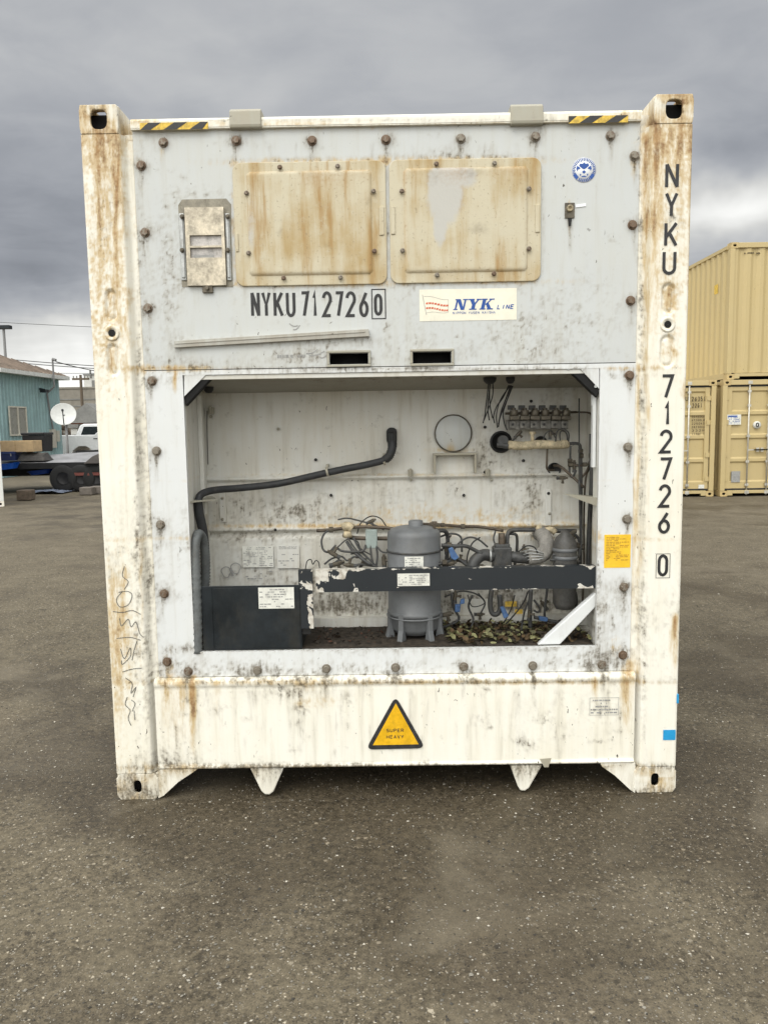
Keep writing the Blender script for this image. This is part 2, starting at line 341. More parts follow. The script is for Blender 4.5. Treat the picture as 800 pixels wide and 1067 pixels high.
def paint(name, col, warm=(.62, .53, .33), yellow=.25, grime=.35, rough=.42, extra=0.0, dcol=(.105, .09, .066)):
    """old container paint: base colour, yellowing, rain-washed streaks, chips; plus the dirt and rust masks of the mesh"""
    m, t, b = mat(name); co = t.new('TexCoord').outputs['Object']
    big = t.noise(co, 2.3, 4, .6); st = t.noise(t.mapv(co, (1, 1, .07)), 26, 5, .65); fine = t.noise(co, 95, 3, .6); mid = t.noise(co, 21, 5, .65)
    c = t.mix(t.math('MULTIPLY', t.mr(t.math('ADD', t.math('MULTIPLY', big, .5), t.math('MULTIPLY', st, .5)), .38, .66), yellow), col, warm)
    c = t.mix(t.math('MULTIPLY', t.mr(st, .52, .78), grime), c, (.36, .34, .29))
    c = t.mix(t.math('MULTIPLY', t.mr(mid, .60, .74), grime*.8), c, (.30, .28, .24))
    # chips and scuffs
    v = t.noise(t.mapv(co, (1, 1, .55)), 62, 2, .5, .6)
    c = t.mix(t.math('MULTIPLY', t.mr(v, .70, .735), t.mr(big, .45, .6)), c, (.09, .08, .065))
    d = t.new('Attribute', dict(attribute_name='dirt')).outputs['Fac']; r = t.new('Attribute', dict(attribute_name='rust')).outputs['Fac']
    gr = t.math('ADD', t.math('MULTIPLY', fine, .6), t.math('MULTIPLY', mid, .4))
    vs_ = t.noise(t.mapv(co, (1, 1, .22)), 48, 5, .7)
    soft = t.math('MULTIPLY', t.mr(t.math('MULTIPLY', d, t.mr(vs_, .3, .7, .5, 1.5)), .05, 1.1, 0, 1), .62)
    dm = t.mr(t.math('ADD', t.math('MULTIPLY', d, .8), t.math('MULTIPLY', t.math('SUBTRACT', t.math('ADD', t.math('MULTIPLY', gr, .55), t.math('MULTIPLY', vs_, .45)), .5), t.math('MULTIPLY', t.mr(d, .15, .5), 2.6))), .46, .98)
    glz = t.math('MULTIPLY', t.mr(t.math('MULTIPLY', r, t.mr(vs_, .3, .7, .45, 1.55)), .04, .75), .80)
    rm = t.mr(t.math('ADD', t.math('MULTIPLY', r, .85), t.math('MULTIPLY', t.math('SUBTRACT', t.math('ADD', t.math('MULTIPLY', vs_, .6), t.math('MULTIPLY', gr, .4)), .5), t.math('MULTIPLY', t.mr(r, .1, .4), 1.6))), .48, .95)
    c = t.mix(soft, c, (.30, .27, .215))
    c = t.mix(glz, c, (.53, .385, .18))
    c = t.mix(t.math('MULTIPLY', dm, .88), c, dcol)
    rcol = t.mix(t.mr(mid, .35, .68), (.36, .20, .075), (.15, .070, .030))
    c = t.mix(t.math('MULTIPLY', rm, .85), c, rcol)
    t.put(b, 'Base Color', c)
    t.put(b, 'Roughness', t.math('ADD', t.math('MULTIPLY', t.math('MAXIMUM', dm, rm), .4), t.mr(mid, .3, .7, rough-.06, rough+.1)))
    b.inputs['Specular IOR Level'].default_value = .35
    bp = t.new('Bump', None, Strength=.25, Distance=.02, Height=t.noise(co, 3.2, 2, .5))
    bp2 = t.new('Bump', None, Strength=.25, Distance=.002, Height=t.math('ADD', gr, t.math('MULTIPLY', t.math('MAXIMUM', rm, dm), .8)), Normal=bp.outputs[0])
    t.put(b, 'Normal', bp2.outputs[0])
    return m
MATS = {}
MATS['cream'] = paint('cream frame paint', (.83, .81, .725), warm=(.68, .62, .45), yellow=.34, grime=.28)
MATS['panel'] = paint('grey white panel paint', (.545, .565, .56), warm=(.53, .52, .44), yellow=.30, grime=.30)
MATS['white'] = paint('white inner frame paint', (.68, .70, .70), warm=(.64, .62, .55), yellow=.2, grime=.22)
MATS['inner'] = paint('grimy compartment paint', (.64, .64, .60), warm=(.55, .50, .39), yellow=.5, grime=.55, rough=.5)
MATS['rail'] = paint('grimy rail paint', (.44, .44, .40), warm=(.25,.20,.14), yellow=.6, grime=.9)
MATS['lug'] = paint('grey lug paint', (.36, .35, .29), warm=(.34,.29,.2), yellow=.5, grime=.7)
MATS['slate'] = plain('dark slate paint', (.012, .016, .019), .45, var=.25, scale=5, dirt=.15, spec=.3)
MATS['tank'] = plain('grey compressor enamel', (.135, .142, .147), .42, var=.14, scale=4, dirt=.22)
def _bolt():
    m, t, b = mat('weathered bolt steel'); co = t.new('TexCoord').outputs['Object']; r = t.new('ObjectInfo').outputs['Random']
    n = t.noise(co, 70, 4, .65)
    c = t.mix(t.mr(t.math('ADD', n, t.math('MULTIPLY', t.math('SUBTRACT', r, .5), .35)), .38, .62), (.23, .205, .165), (.15, .10, .065))
    c = t.mix(t.mr(n, .55, .7), c, (.06, .045, .035))
    t.put(b, 'Base Color', c); b.inputs['Metallic'].default_value = .35; b.inputs['Roughness'].default_value = .5
    t.put(b, 'Normal', t.new('Bump', None, Strength=.4, Distance=.003, Height=n).outputs[0]); return m
MATS['bolt'] = _bolt()
MATS['old_bolt'] = plain('rusty bolt steel', (.20, .165, .125), .5, .55, var=.35, scale=60, dirt=.4)
MATS['stainless'] = plain('stained stainless cover', (.46, .41, .32), .38, .7, var=.35, scale=16, dirt=.35)
MATS['black'] = plain('black void', (.008, .008, .008), .8, var=.1, bump=0)
MATS['ink'] = plain('black lettering paint', (.028, .028, .029), .5, var=.3, scale=30, bump=0)
MATS['scrawl'] = plain('dark marker line', (.12, .12, .115), .6, var=.3, scale=30, bump=0)
MATS['ink_grey'] = plain('faded grey ink', (.30, .30, .29), .6, var=.2, scale=30, bump=0)
MATS['label'] = plain('dirty paper label', (.68, .68, .62), .55, var=.1, scale=20, bump=0, dirt=.4)
MATS['sticker'] = plain('cream vinyl sticker', (.80, .77, .64), .4, var=.05, scale=10, bump=0, dirt=.12)
MATS['yellow'] = plain('yellow sticker', (.80, .50, .03), .45, var=.08, scale=20, bump=0, dirt=.12)
MATS['blue'] = plain('dark blue print', (.02, .08, .32), .4, var=.08, bump=0)
MATS['red'] = plain('red print', (.62, .13, .06), .5, var=.1, bump=0)
MATS['bluetag'] = plain('blue plastic cap', (.07, .14, .29), .45, var=.25, scale=30)
MATS['cyan'] = plain('blue adhesive tape', (.02, .30, .60), .45, var=.1, bump=0)
MATS['hose'] = plain('black rubber hose', (.030, .032, .034), .6, var=.25, scale=20, dirt=.2)
MATS['ghose'] = plain('grey corrugated hose', (.13, .14, .14), .6, var=.2, scale=20, dirt=.3)
MATS['pipe'] = plain('dirty copper pipe', (.10, .08, .06), .5, .35, var=.35, scale=30, dirt=.5)
MATS['dpipe'] = plain('dark painted pipe', (.055, .056, .055), .5, .1, var=.3, scale=30, dirt=.4)
MATS['insul'] = plain('yellowed insulation', (.46, .39, .26), .8, var=.3, scale=40, bump=.5, dirt=.75)
MATS['ceil'] = paint('darker compartment ceiling', (.34, .33, .29), warm=(.30, .27, .20), yellow=.4, grime=.5, rough=.6)  # ceiling colour set darker than the compartment walls
MATS['foam'] = plain('grey foam wrapped elbow', (.22, .21, .19), .8, var=.25, scale=30, bump=.5, dirt=.5)
MATS['valve'] = plain('dirty brass valve', (.12, .105, .08), .45, .5, var=.4, scale=50, dirt=.5)
MATS['galv'] = plain('galvanised steel', (.42, .43, .42), .45, .5, var=.2, scale=20, dirt=.35)
MATS['cable'] = plain('black cable', (.015, .015, .015), .5, bump=0)
MATS['hyellow'] = plain('worn yellow tape', (.66, .45, .07), .55, var=.3, scale=50, bump=0, dirt=.4)
MATS['hblack'] = plain('worn black tape', (.035, .035, .035), .55, var=.3, scale=50, bump=0, dirt=.2)
MATS['whitep'] = plain('white print', (.8, .82, .84), .5, var=.05, bump=0)

def mat_hatch():
    m, t, b = mat('stained hatch cover'); co = t.new('TexCoord').outputs['Object']
    big = t.noise(co, 3.1, 4, .55, .4); st = t.noise(t.mapv(co, (1, 1, .1)), 19, 5, .62); mid = t.noise(co, 17, 5, .65); fine = t.noise(co, 90, 3, .6)
    c = t.mix(t.mr(t.math('ADD', t.math('MULTIPLY', big, .55), t.math('MULTIPLY', st, .45)), .40, .62), (.56, .51, .38), (.42, .31, .15))
    c = t.mix(t.math('MULTIPLY', t.mr(st, .52, .70), .65), c, (.34, .19, .06))
    c = t.mix(t.math('MULTIPLY', t.mr(mid, .56, .72), .35), c, (.58, .55, .44))
    c = t.mix(t.math('MULTIPLY', t.mr(fine, .60, .72), .45), c, (.20, .15, .09))
    d = t.new('Attribute', dict(attribute_name='dirt')).outputs['Fac']; r = t.new('Attribute', dict(attribute_name='rust')).outputs['Fac']
    w = t.new('Attribute', dict(attribute_name='bare')).outputs['Fac']
    c = t.mix(t.mr(t.math('ADD', w, t.math('MULTIPLY', t.math('SUBTRACT', mid, .5), .5)), .35, .6), c, (.50, .49, .45))
    c = t.mix(t.math('MULTIPLY', t.mr(t.math('ADD', r, t.math('MULTIPLY', t.math('SUBTRACT', fine, .5), .5)), .1, .8), .8), c, (.36, .20, .07))
    c = t.mix(t.math('MULTIPLY', d, .5), c, (.14, .11, .07))
    t.put(b, 'Base Color', c); t.put(b, 'Roughness', t.mr(mid, .3, .7, .5, .7)); b.inputs['Specular IOR Level'].default_value = .3
    t.put(b, 'Normal', t.new('Bump', None, Strength=.3, Distance=.004, Height=t.math('ADD', mid, t.math('MULTIPLY', fine, .4))).outputs[0])
    return m
MATS['hatch'] = mat_hatch()

def mat_peel():
    m, t, b = mat('peeling slate paint on white'); co = t.new('TexCoord').outputs['Object']
    n = t.noise(co, 17, 4, .55, .5); a = t.new('Attribute', dict(attribute_name='peel')).outputs['Fac']
    k = t.mr(t.math('ADD', n, t.math('MULTIPLY', a, .34)), .685, .695)
    c = t.mix(k, t.mix(t.noise(co, 9, 5, .6), (.009, .013, .017), (.018, .022, .026)), t.mix(t.mr(t.noise(co, 40, 4, .6), .4, .7), (.62, .60, .54), (.36, .32, .26)))
    t.put(b, 'Base Color', c); b.inputs['Roughness'].default_value = .45
    t.put(b, 'Normal', t.new('Bump', None, Strength=.4, Distance=.002, Height=k, i0=.4).outputs[0])
    return m
MATS['peel'] = mat_peel()

def mat_ground():
    m, t, b = mat('worn gravelly asphalt'); co = t.new('TexCoord').outputs['Object']
    big = t.noise(co, .45, 5, .6, .3); mid = t.noise(co, 3.0, 6, .65); fin = t.noise(co, 38, 5, .7); fin2 = t.noise(co, 150, 3, .7)
    c = t.mix(t.mr(t.math('ADD', t.math('MULTIPLY', fin, .6), t.math('MULTIPLY', fin2, .4)), .35, .66), (.040, .034, .023), (.176, .151, .108))
    c = t.mix(t.math('MULTIPLY', t.mr(mid, .42, .7), .5), c, (.160, .140, .101))
    c = t.mix(t.math('MULTIPLY', t.mr(big, .52, .72), .35), c, (.165, .140, .108))
    # aggregate: pale and dark chips at three sizes
    cw = t.new('VectorMath', dict(operation='MULTIPLY_ADD'), i0=t.new('TexNoise', None, Vector=co, Scale=110.0, Detail=2.0).outputs[1], i1=(.012, .012, .012), i2=co).outputs[0]
    for sc, th, amt in ((62, .62, .9), (120, .60, .85), (34, .90, .8)):
        v = t.new('TexVoronoi', dict(feature='F1'), Vector=cw, Scale=float(sc), Randomness=1.0)
        rv = t.new('SeparateColor', None, Color=v.outputs['Color']).outputs
        near = t.mr(t.math('ADD', v.outputs['Distance'], t.math('MULTIPLY', t.math('SUBTRACT', fin2, .5), .5)), .34, .16); pick = t.mr(rv[0], th, th+.04)
        pale = t.mix(t.math('POWER', rv[1], 2.5), (.19, .17, .135), (.55, .50, .41))
        c = t.mix(t.math('MULTIPLY', t.math('MULTIPLY', near, pick), amt), c, pale)
        dk = t.mr(rv[2], th+.04, th+.08)
        c = t.mix(t.math('MULTIPLY', t.math('MULTIPLY', near, dk), .7), c, (.035, .032, .028))
    wetn = t.math('ADD', t.math('MULTIPLY', t.noise(co, 1.1, 5, .6, .4), .6), t.math('MULTIPLY', t.noise(co, .22, 3, .5), .4))
    wa = t.new('Attribute', dict(attribute_name='damp')).outputs['Fac']  # mask holds damp patches and painted contact shade
    wet = t.mr(t.math('ADD', wetn, t.math('MULTIPLY', wa, .26)), .48, .64)
    c = t.mix(t.math('MULTIPLY', wet, .85), c, t.mix(1.0, c, (.47, .44, .40), 'MULTIPLY'))
    st_ = t.mr(t.noise(co, 2.1, 6, .75, .6), .58, .74)
    c = t.mix(t.math('MULTIPLY', st_, .35), c, t.mix(1.0, c, (.5, .47, .43), 'MULTIPLY'))
    pit = t.math('MULTIPLY', t.mr(t.noise(t.mapv(co, (1, 1.6, 1)), 9.0, 3, .6, .4), .66, .72), .75)
    c = t.mix(pit, c, (.035, .030, .022))
    c = t.mix(t.math('MULTIPLY', t.mr(t.noise(co, .9, 5, .65, .5), .54, .68), .4), c, (.19, .168, .128))
    c = t.mix(1.0, c, (1.02, .99, .935), 'MULTIPLY')
    t.put(b, 'Base Color', c)
    t.put(b, 'Roughness', t.math('SUBTRACT', t.mr(fin, .3, .7, .72, .92), t.math('MULTIPLY', wet, .25)))
    b.inputs['Specular IOR Level'].default_value = .35
    h = t.math('ADD', t.math('ADD', t.math('MULTIPLY', mid, .9), t.math('MULTIPLY', fin, .55)), t.math('MULTIPLY', fin2, .25))
    t.put(b, 'Normal', t.new('Bump', None, Strength=.75, Distance=.012, Height=h).outputs[0])
    return m
MATS['ground'] = mat_ground()

def mat_attrcol(name, rough=.8, spec=.3, trans=False):
    m, t, b = mat(name); a = t.new('Attribute', dict(attribute_name='tone')).outputs['Color']
    n = t.noise(t.new('TexCoord').outputs['Object'], 120, 3, .6)
    t.put(b, 'Base Color', t.mix(1.0, a, t.new('CombineColor', None, i0=t.mr(n, .3, .7, .75, 1.2), i1=t.mr(n, .3, .7, .75, 1.2), i2=t.mr(n, .3, .7, .75, 1.2)).outputs[0], 'MULTIPLY'))
    b.inputs['Roughness'].default_value = rough; b.inputs['Specular IOR Level'].default_value = spec
    return m
MATS['stones'] = mat_attrcol('loose stone chips')
MATS['leaf'] = mat_attrcol('dry fallen leaves', .6)
def set_tone(o, cols):
    a = o.data.attributes.new('tone', 'FLOAT_COLOR', 'POINT'); a.data.foreach_set('color', np.asarray(cols, np.float32).ravel())

# ---------------------------------------------------------------- stroke lettering
def arc(cx, cz, rx, rz, a0, a1, n=9): return [(cx+rx*math.cos(math.radians(a0+(a1-a0)*k/(n-1))), cz+rz*math.sin(math.radians(a0+(a1-a0)*k/(n-1)))) for k in range(n)]
G = {
 'N': [[(0, 0), (0, 1)], [(0, 1), (1, 0)], [(1, 0), (1, 1)]], 'Y': [[(0, 1), (.5, .45), (1, 1)], [(.5, .47), (.5, 0)]],
 'K': [[(0, 0), (0, 1)], [(1, 1), (0, .36)], [(.32, .58), (1, 0)]], 'U': [[(0, 1), (0, .25)]+arc(.5, .25, .5, .25, 180, 360)+[(1, 1)]],
 '0': [arc(.5, .72, .5, .28, 0, 180)+arc(.5, .28, .5, .28, 180, 360)+[(1, .72)]], '1': [[(.1, .78), (.6, 1), (.6, 0)]],
 '2': [arc(.5, .73, .5, .27, 170, -25, 11)+[(0, 0), (1, 0)]], '7': [[(0, 1), (1, 1), (.35, 0)]],
 '6': [[(.85, 1), (.12, .45)], arc(.5, .3, .5, .3, 0, 360, 19)], '3': [arc(.5, .74, .48, .26, 150, -90, 10), arc(.5, .25, .5, .25, 90, -150, 10)],
 '4': [[(.75, 0), (.75, 1), (0, .3), (1, .3)]], '5': [[(.95, 1), (.1, 1), (.05, .55)]+arc(.48, .3, .5, .3, 120, -150, 10)],
 '8': [arc(.5, .75, .42, .25, 0, 360, 15), arc(.5, .26, .5, .26, 0, 360, 15)], '9': [[(.15, 0), (.88, .55)], arc(.5, .7, .5, .3, 0, 360, 19)],
 'S': [arc(.5, .74, .5, .26, 30, 270, 10)+arc(.5, .26, .5, .26, 90, -150, 10)[1:]], 'P': [[(0, 0), (0, 1), (.6, 1)]+arc(.6, .74, .4, .26, 80, -90, 8)+[(0, .48)]],
 'E': [[(1, 1), (0, 1), (0, 0), (1, 0)], [(0, .52), (.85, .52)]], 'R': [[(0, 0), (0, 1), (.6, 1)]+arc(.6, .74, .4, .26, 80, -90, 8)+[(0, .48)], [(.5, .48), (1, 0)]],
 'H': [[(0, 0), (0, 1)], [(1, 0), (1, 1)], [(0, .5), (1, .5)]], 'A': [[(0, 0), (.5, 1), (1, 0)], [(.2, .35), (.8, .35)]], 'V': [[(0, 1), (.5, 0), (1, 1)]],
 'I': [[(.5, 0), (.5, 1)]], 'L': [[(0, 1), (0, 0), (.9, 0)]], 'O': [arc(.5, .5, .5, .5, 0, 360, 19)], 'G': [arc(.5, .5, .5, .5, 45, 350, 14)+[(1, .48), (.6, .48)]],
 'T': [[(0, 1), (1, 1)], [(.5, 1), (.5, 0)]], 'C': [arc(.5, .5, .5, .5, 50, 310, 14)], 'M': [[(0, 0), (0, 1), (.5, .3), (1, 1), (1, 0)]],
 'D': [[(0, 0), (0, 1), (.5, 1)]+arc(.5, .5, .5, .5, 80, -90, 8)+[(0, 0)]], 'X': [[(0, 0), (1, 1)], [(0, 1), (1, 0)]], 'B': [[(0, 0), (0, 1), (.6, 1)]+arc(.6, .75, .35, .25, 80, -90, 7)+[(0, .5)], [(0, .5), (.6, .5)]+arc(.6, .25, .4, .25, 90, -90, 7)+[(0, 0)]],
 '-': [[(0, .5), (1, .5)]],
}
def stroke(mb, pts, th, Y):
    pts = [p for i, p in enumerate(pts) if i == 0 or abs(p[0]-pts[i-1][0])+abs(p[1]-pts[i-1][1]) > 1e-7]
    n = len(pts); P = np.array(pts); L_, R_ = [], []
    closed = np.linalg.norm(P[0]-P[-1]) < 1e-9
    for i in range(n):
        a = P[i]-P[i-1] if i > 0 else (P[-1]-P[-2] if closed else P[1]-P[0])
        b = P[i+1]-P[i] if i < n-1 else (P[1]-P[0] if closed else P[-1]-P[-2])
        a = a/(np.linalg.norm(a)+1e-12); b = b/(np.linalg.norm(b)+1e-12)
        na, nb = np.array([-a[1], a[0]]), np.array([-b[1], b[0]]); m = na+nb; q = np.linalg.norm(m)
        m = m/q if q > .05 else na; k = 1/max(np.dot(m, na), .45)
        L_.append(P[i]+m*th/2*k); R_.append(P[i]-m*th/2*k)
    vs = [(x, Y, z) for x, z in L_]+[(x, Y, z) for x, z in R_]
    mb.add(vs, [(i, i+1, n+i+1, n+i) for i in range(n-1)])
def glyph(mb, ch, x0, x1, z0, z1, th, Y, shear=0.0):
    if ch not in G: return
    h = th/2
    for k, pl in enumerate(G[ch]):
        pts = []
        for u, v in pl:
            x = x0+h+(x1-x0-th)*u; z = z0+h+(z1-z0-th)*v
            pts.append((x+shear*(z-z0), z))
        stroke(mb, pts, th, Y-k*.00015)
def text(mb, s, x0, x1, z0, z1, Y, th=None, gap=.28, shear=0.0):
    w = (x1-x0)/(len(s)-gap); th = th or (z1-z0)*.14
    for i, ch in enumerate(s):
        a = x0+i*w; b = a+w*(1-gap)
        if ch == 'I' or ch == '1': a, b = a+w*.1, b-w*.1
        glyph(mb, ch, a, b, z0, z1, th, Y, shear)
def fineprint(mb, x0, x1, z0, z1, Y, rows, fill=.8, seed=0):
    r = random.Random(seed); rh = (z1-z0)/rows
    for k in range(rows):
        z = z1-rh*(k+.5); x = x0; end = x0+(x1-x0)*(r.uniform(.55, 1) if r.random() < .5 else 1)
        while x < end:
            w = r.uniform(.004, .018)
            if r.random() < fill:
                e = min(x+w, end); mb.add([(x, Y, z-rh*.22), (e, Y, z-rh*.22), (e, Y, z+rh*.22), (x, Y, z+rh*.22)], [(0, 1, 2, 3)])
            x += w+.003
def quad(mb, x0, x1, z0, z1, Y): return mb.add([(x0, Y, z0), (x1, Y, z0), (x1, Y, z1), (x0, Y, z1)], [(0, 1, 2, 3)])
def rrect(x0, x1, z0, z1, r, n=5):
    pts = []
    for cx, cz, a in ((x1-r, z1-r, 0), (x0+r, z1-r, 90), (x0+r, z0+r, 180), (x1-r, z0+r, 270)):
        for k in range(n+1):
            t = math.radians(a+90*k/n); pts.append((cx+r*math.cos(t), cz+r*math.sin(t)))
    return pts
def decal(name, px, mname, Y, parent, lab=None, th=.0012, rr=0.0):
    x0, x1, z0, z1 = rect(*px, Y); mb = MB()
    if rr: mb.prism(rrect(x0, x1, z0, z1, rr), Y-th, Y)
    else: mb.box(x0, x1, Y-th, Y, z0, z1)
    o = mb.build(name, MATS[mname], parent)
    if lab: o['label'] = lab
    return o, (x0, x1, z0, z1), Y-th-.0008
# ================================================================ THE OLD REFRIGERATED CONTAINER
HW, HH, LEN = 1.219, 2.896, 12.19
reefer = thing('refrigerated_container', 'rust streaked white refrigerated container with its machinery compartment open, in the middle of the yard', 'shipping container')
YP = .03
# --- corner castings
def casting(name, x0, x1, z0, z1, y0, y1, hx, hz, front=-1, bottom=False):
    mb = MB(); cx, cz, cy = (x0+x1)/2, (z0+z1)/2, (y0+y1)/2; hw, hh, hd = (x1-x0)/2, (z1-z0)/2, (y1-y0)/2
    t = .014; yf = y0 if front < 0 else y1; sg = 1 if front < 0 else -1
    mb.holed(hw, hh, t, (hx, hz), lambda u, v, w: (cx+u, yf+sg*w, cz+v))
    xo = x0 if cx < 0 else x1; sx_ = 1 if cx < 0 else -1
    mb.holed(hd-t, hh-.001, t, (.045 if not bottom else .05, hz), lambda u, v, w: (xo+sx_*(w+.0005), cy+u, cz+v))
    zt = z1 if not bottom else z0; sz = -1 if not bottom else 1
    mb.holed(hw-t-.001, hd-t, t, (.030, .045), lambda u, v, w: (cx+u, cy+v, zt+sz*(w+.0005)))
    xi = x1 if cx < 0 else x0
    lin_ = MB(); lin_.box(x0+t+.004, x1-t-.004, yf+sg*.06 if sg > 0 else yf-.064, yf+.064 if sg > 0 else yf-.06, z0+t+.004, z1-t-.004)
    mb.box(min(xi, xi-sx_*t)-0, max(xi, xi-sx_*t), y0+t if sg > 0 else y0, y1 if sg > 0 else y1-t, z0+.0015, z1-.0015)
    yb = y1 if sg > 0 else y0
    mb.box(x0+t+.001, x1-t-.001, min(yb, yb-sg*t), max(yb, yb-sg*t), z0+.0015, z1-.0015)
    zz = z0 if not bottom else z1; mb.box(x0+t+.001, x1-t-.001, y0+t, y1-t, min(zz, zz-sz*t), max(zz, zz-sz*t))
    co_ = mb.build(name, MATS['cream'], reefer, bev=.004, masks=True)
    lin_.build('casting_shade_block', MATS['black'], co_); return co_  # black block stands in for the shade inside the casting
for sxn in (-1, 1):
    xo = sxn*HW; xi = sxn*(HW-.155)
    a, b = min(xo, xi), max(xo, xi)
    casting('corner_casting', a, b, HH-.112, HH, 0, .178, .033, .037)
    a2, b2 = sorted((xo, sxn*(HW-.182))); casting('corner_casting', a2, b2, 0, .118, 0, .178, .017, .028, bottom=True)
    casting('corner_casting', a, b, HH-.118, HH, LEN-.178, LEN, .032, .034, front=1)
    casting('corner_casting', a, b, 0, .118, LEN-.178, LEN, .022, .032, front=1, bottom=True)

# --- front corner posts: pressed profile, swept up, with the oval lashing recesses
OV = {-1: [(116, 318, 6.5, 17), (118, 375, 6.5, 17)], 1: [(696, 311, 7.5, 16.5), (695, 366, 8, 17.5)]}
BOSS = {-1: (117, 347), 1: (695, 338)}
def post(sxn):
    prof = [(HW, .16), (HW, .02), (HW-.001, .008), (HW-.004, .003), (HW-.010, .0)]
    prof += [(x, 0) for x in np.arange(HW-.016, 1.068, -.004)]
    prof += [(1.066, .0005), (1.061, .003), (1.057, .009), (1.049, .024), (1.044, .032), (1.038, .034), (1.030, .034), (1.024, .034), (1.018, .034), (1.018, .05)]
    prof = np.array(prof); prof[:, 0] *= sxn
    Z = lin(.120, HH-.1135, .006); n = len(prof)
    X = np.repeat(prof[:, 0][None], len(Z), 0); Y = np.repeat(prof[:, 1][None], len(Z), 0).copy(); ZZ = np.repeat(Z[:, None], n, 1)
    fr = (abs(X) > 1.068) & (abs(X) < HW-.008)
    for ox, oy, rx, ry in OV[sxn]:
        c = at(ox, oy, 0); e = at(ox+rx, oy, 0)[0]-c[0]; f = c[1]-at(ox, oy+ry, 0)[1]
        dx = np.abs(X-c[0]); dz = np.maximum(np.abs(ZZ-c[1])-(f-e), 0); d = np.hypot(dx, dz)-e
        Y += np.where(fr, .0125*np.clip(-d/.008, 0, 1)*(1-.55*np.clip((-d-.012)/.006, 0, 1)), 0)
    Y += np.where(fr, .0022*(fbm(X*6+3, ZZ*5, 3)-.5), 0)
    vs = np.stack([X, Y, ZZ], -1).reshape(-1, 3)
    fs = [(i*n+j, i*n+j+1, (i+1)*n+j+1, (i+1)*n+j) for i in range(len(Z)-1) for j in range(n-1)]
    mb = MB(); mb.smooth = True; mb.add(vs, fs)
    mb.smooth = False
    p = mb.build('corner_post', MATS['cream'], reefer, masks=True)
    p['label'] = 'left corner post, brown rust runs near its top' if sxn < 0 else 'right corner post carrying the upright black lettering'
    bx, by = BOSS[sxn]; c = at(bx, by, 0); mb = MB()
    mb.lathe((c[0], 0, c[1]), [(.031, 0.003), (.031, -.004), (.027, -.006), (.018, -.003), (.0145, .004)], 24, 'y')
    bo = mb.build('lashing_boss', MATS['cream'], p, masks=True)
    mb = MB(); mb.lathe((c[0], 0, c[1]), [(.0147, -.0028), (.0005, -.0028)], 20, 'y'); mb.build('lashing_hole', MATS['black'], p)
    return p
postL, postR = post(-1), post(1)

# --- header beam and what is on it
mb = MB()
def hdr(xx, zz): return .0012*(fbm(xx*4, zz*9, 3)-.5)
hx = lin(-1.019, 1.019, .008)
mb.sheet(hx, lin(2.808, 2.834, .006), .012, disp=hdr)
mb.sheet(hx, [2.834, 2.838, 2.841], .012, disp=lambda x, z: (z-2.834)*.5)
top = MB()
n = len(hx); mb.add([(x, y, z) for y, z in ((.0155, 2.841), (.022, 2.845), (.06, 2.846), (.18, 2.846)) for x in hx], [(k*n+i, k*n+i+1, (k+1)*n+i+1, (k+1)*n+i) for k in range(3) for i in range(n-1)])
mb.box(-1.019, 1.019, .0135, .05, 2.803, 2.8078)
for s_ in (-1, 1): a_, b_ = sorted((s_*1.0195, s_*1.0635)); mb.box(a_, b_, .07, .178, 2.77, 2.845)
for s_ in (-1, 1): a_, b_ = sorted((s_*1.0195, s_*1.0635)); mb.box(a_, b_, .033, .0695, 2.77, 2.790)
header = mb.build('header_beam', MATS['cream'], reefer, masks=True)
def lug(px):
    x0, x1, z0, z1 = rect(*px, .004); mb = MB(); s_ = .006
    prof = [(.004, z0), (.001, z0+.012), (.006, z1-.010), (.020, z1), (.17, z1), (.17, z0)]
    vs = [(x, y, z) for x in (x0, x1) for y, z in prof]; k = len(prof)
    mb.add(vs, [tuple(range(k-1, -1, -1)), tuple(range(k, 2*k))]+[(i, (i+1) % k, (i+1) % k+k, i+k) for i in range(k)])
    return mb.build('roof_bracket', MATS['lug'], reefer, bev=.004)
lug((239, 112, 272, 133)); lug((532, 107, 566, 129))
def hazard(px, first):
    x0, x1, z0, z1 = rect(*px, .010); Y = .0095; w = .052; sh = (z1-z0)*1.6
    base = MB(); base.box(x0, x1, Y, Y+.001, z0, z1); tp = base.build('hazard_tape', MATS['hyellow'], header)
    mb = MB(); x = x0-w*first
    while x < x1:
        p = [(x, z0), (x+w, z0), (x+w+sh, z1), (x+sh, z1)]
        q = [(min(max(a, x0), x1), b) for a, b in p]
        if q[1][0]-q[0][0] > .002 or q[2][0]-q[3][0] > .002: mb.add([(a, Y-.0008, b) for a, b in q], [(0, 1, 2, 3)])
        x += 2*w
    mb.build('hazard_stripes', MATS['hblack'], tp)
hazard((146, 127.5, 217, 135), .2); hazard((592, 120.5, 654, 128), 1.2)

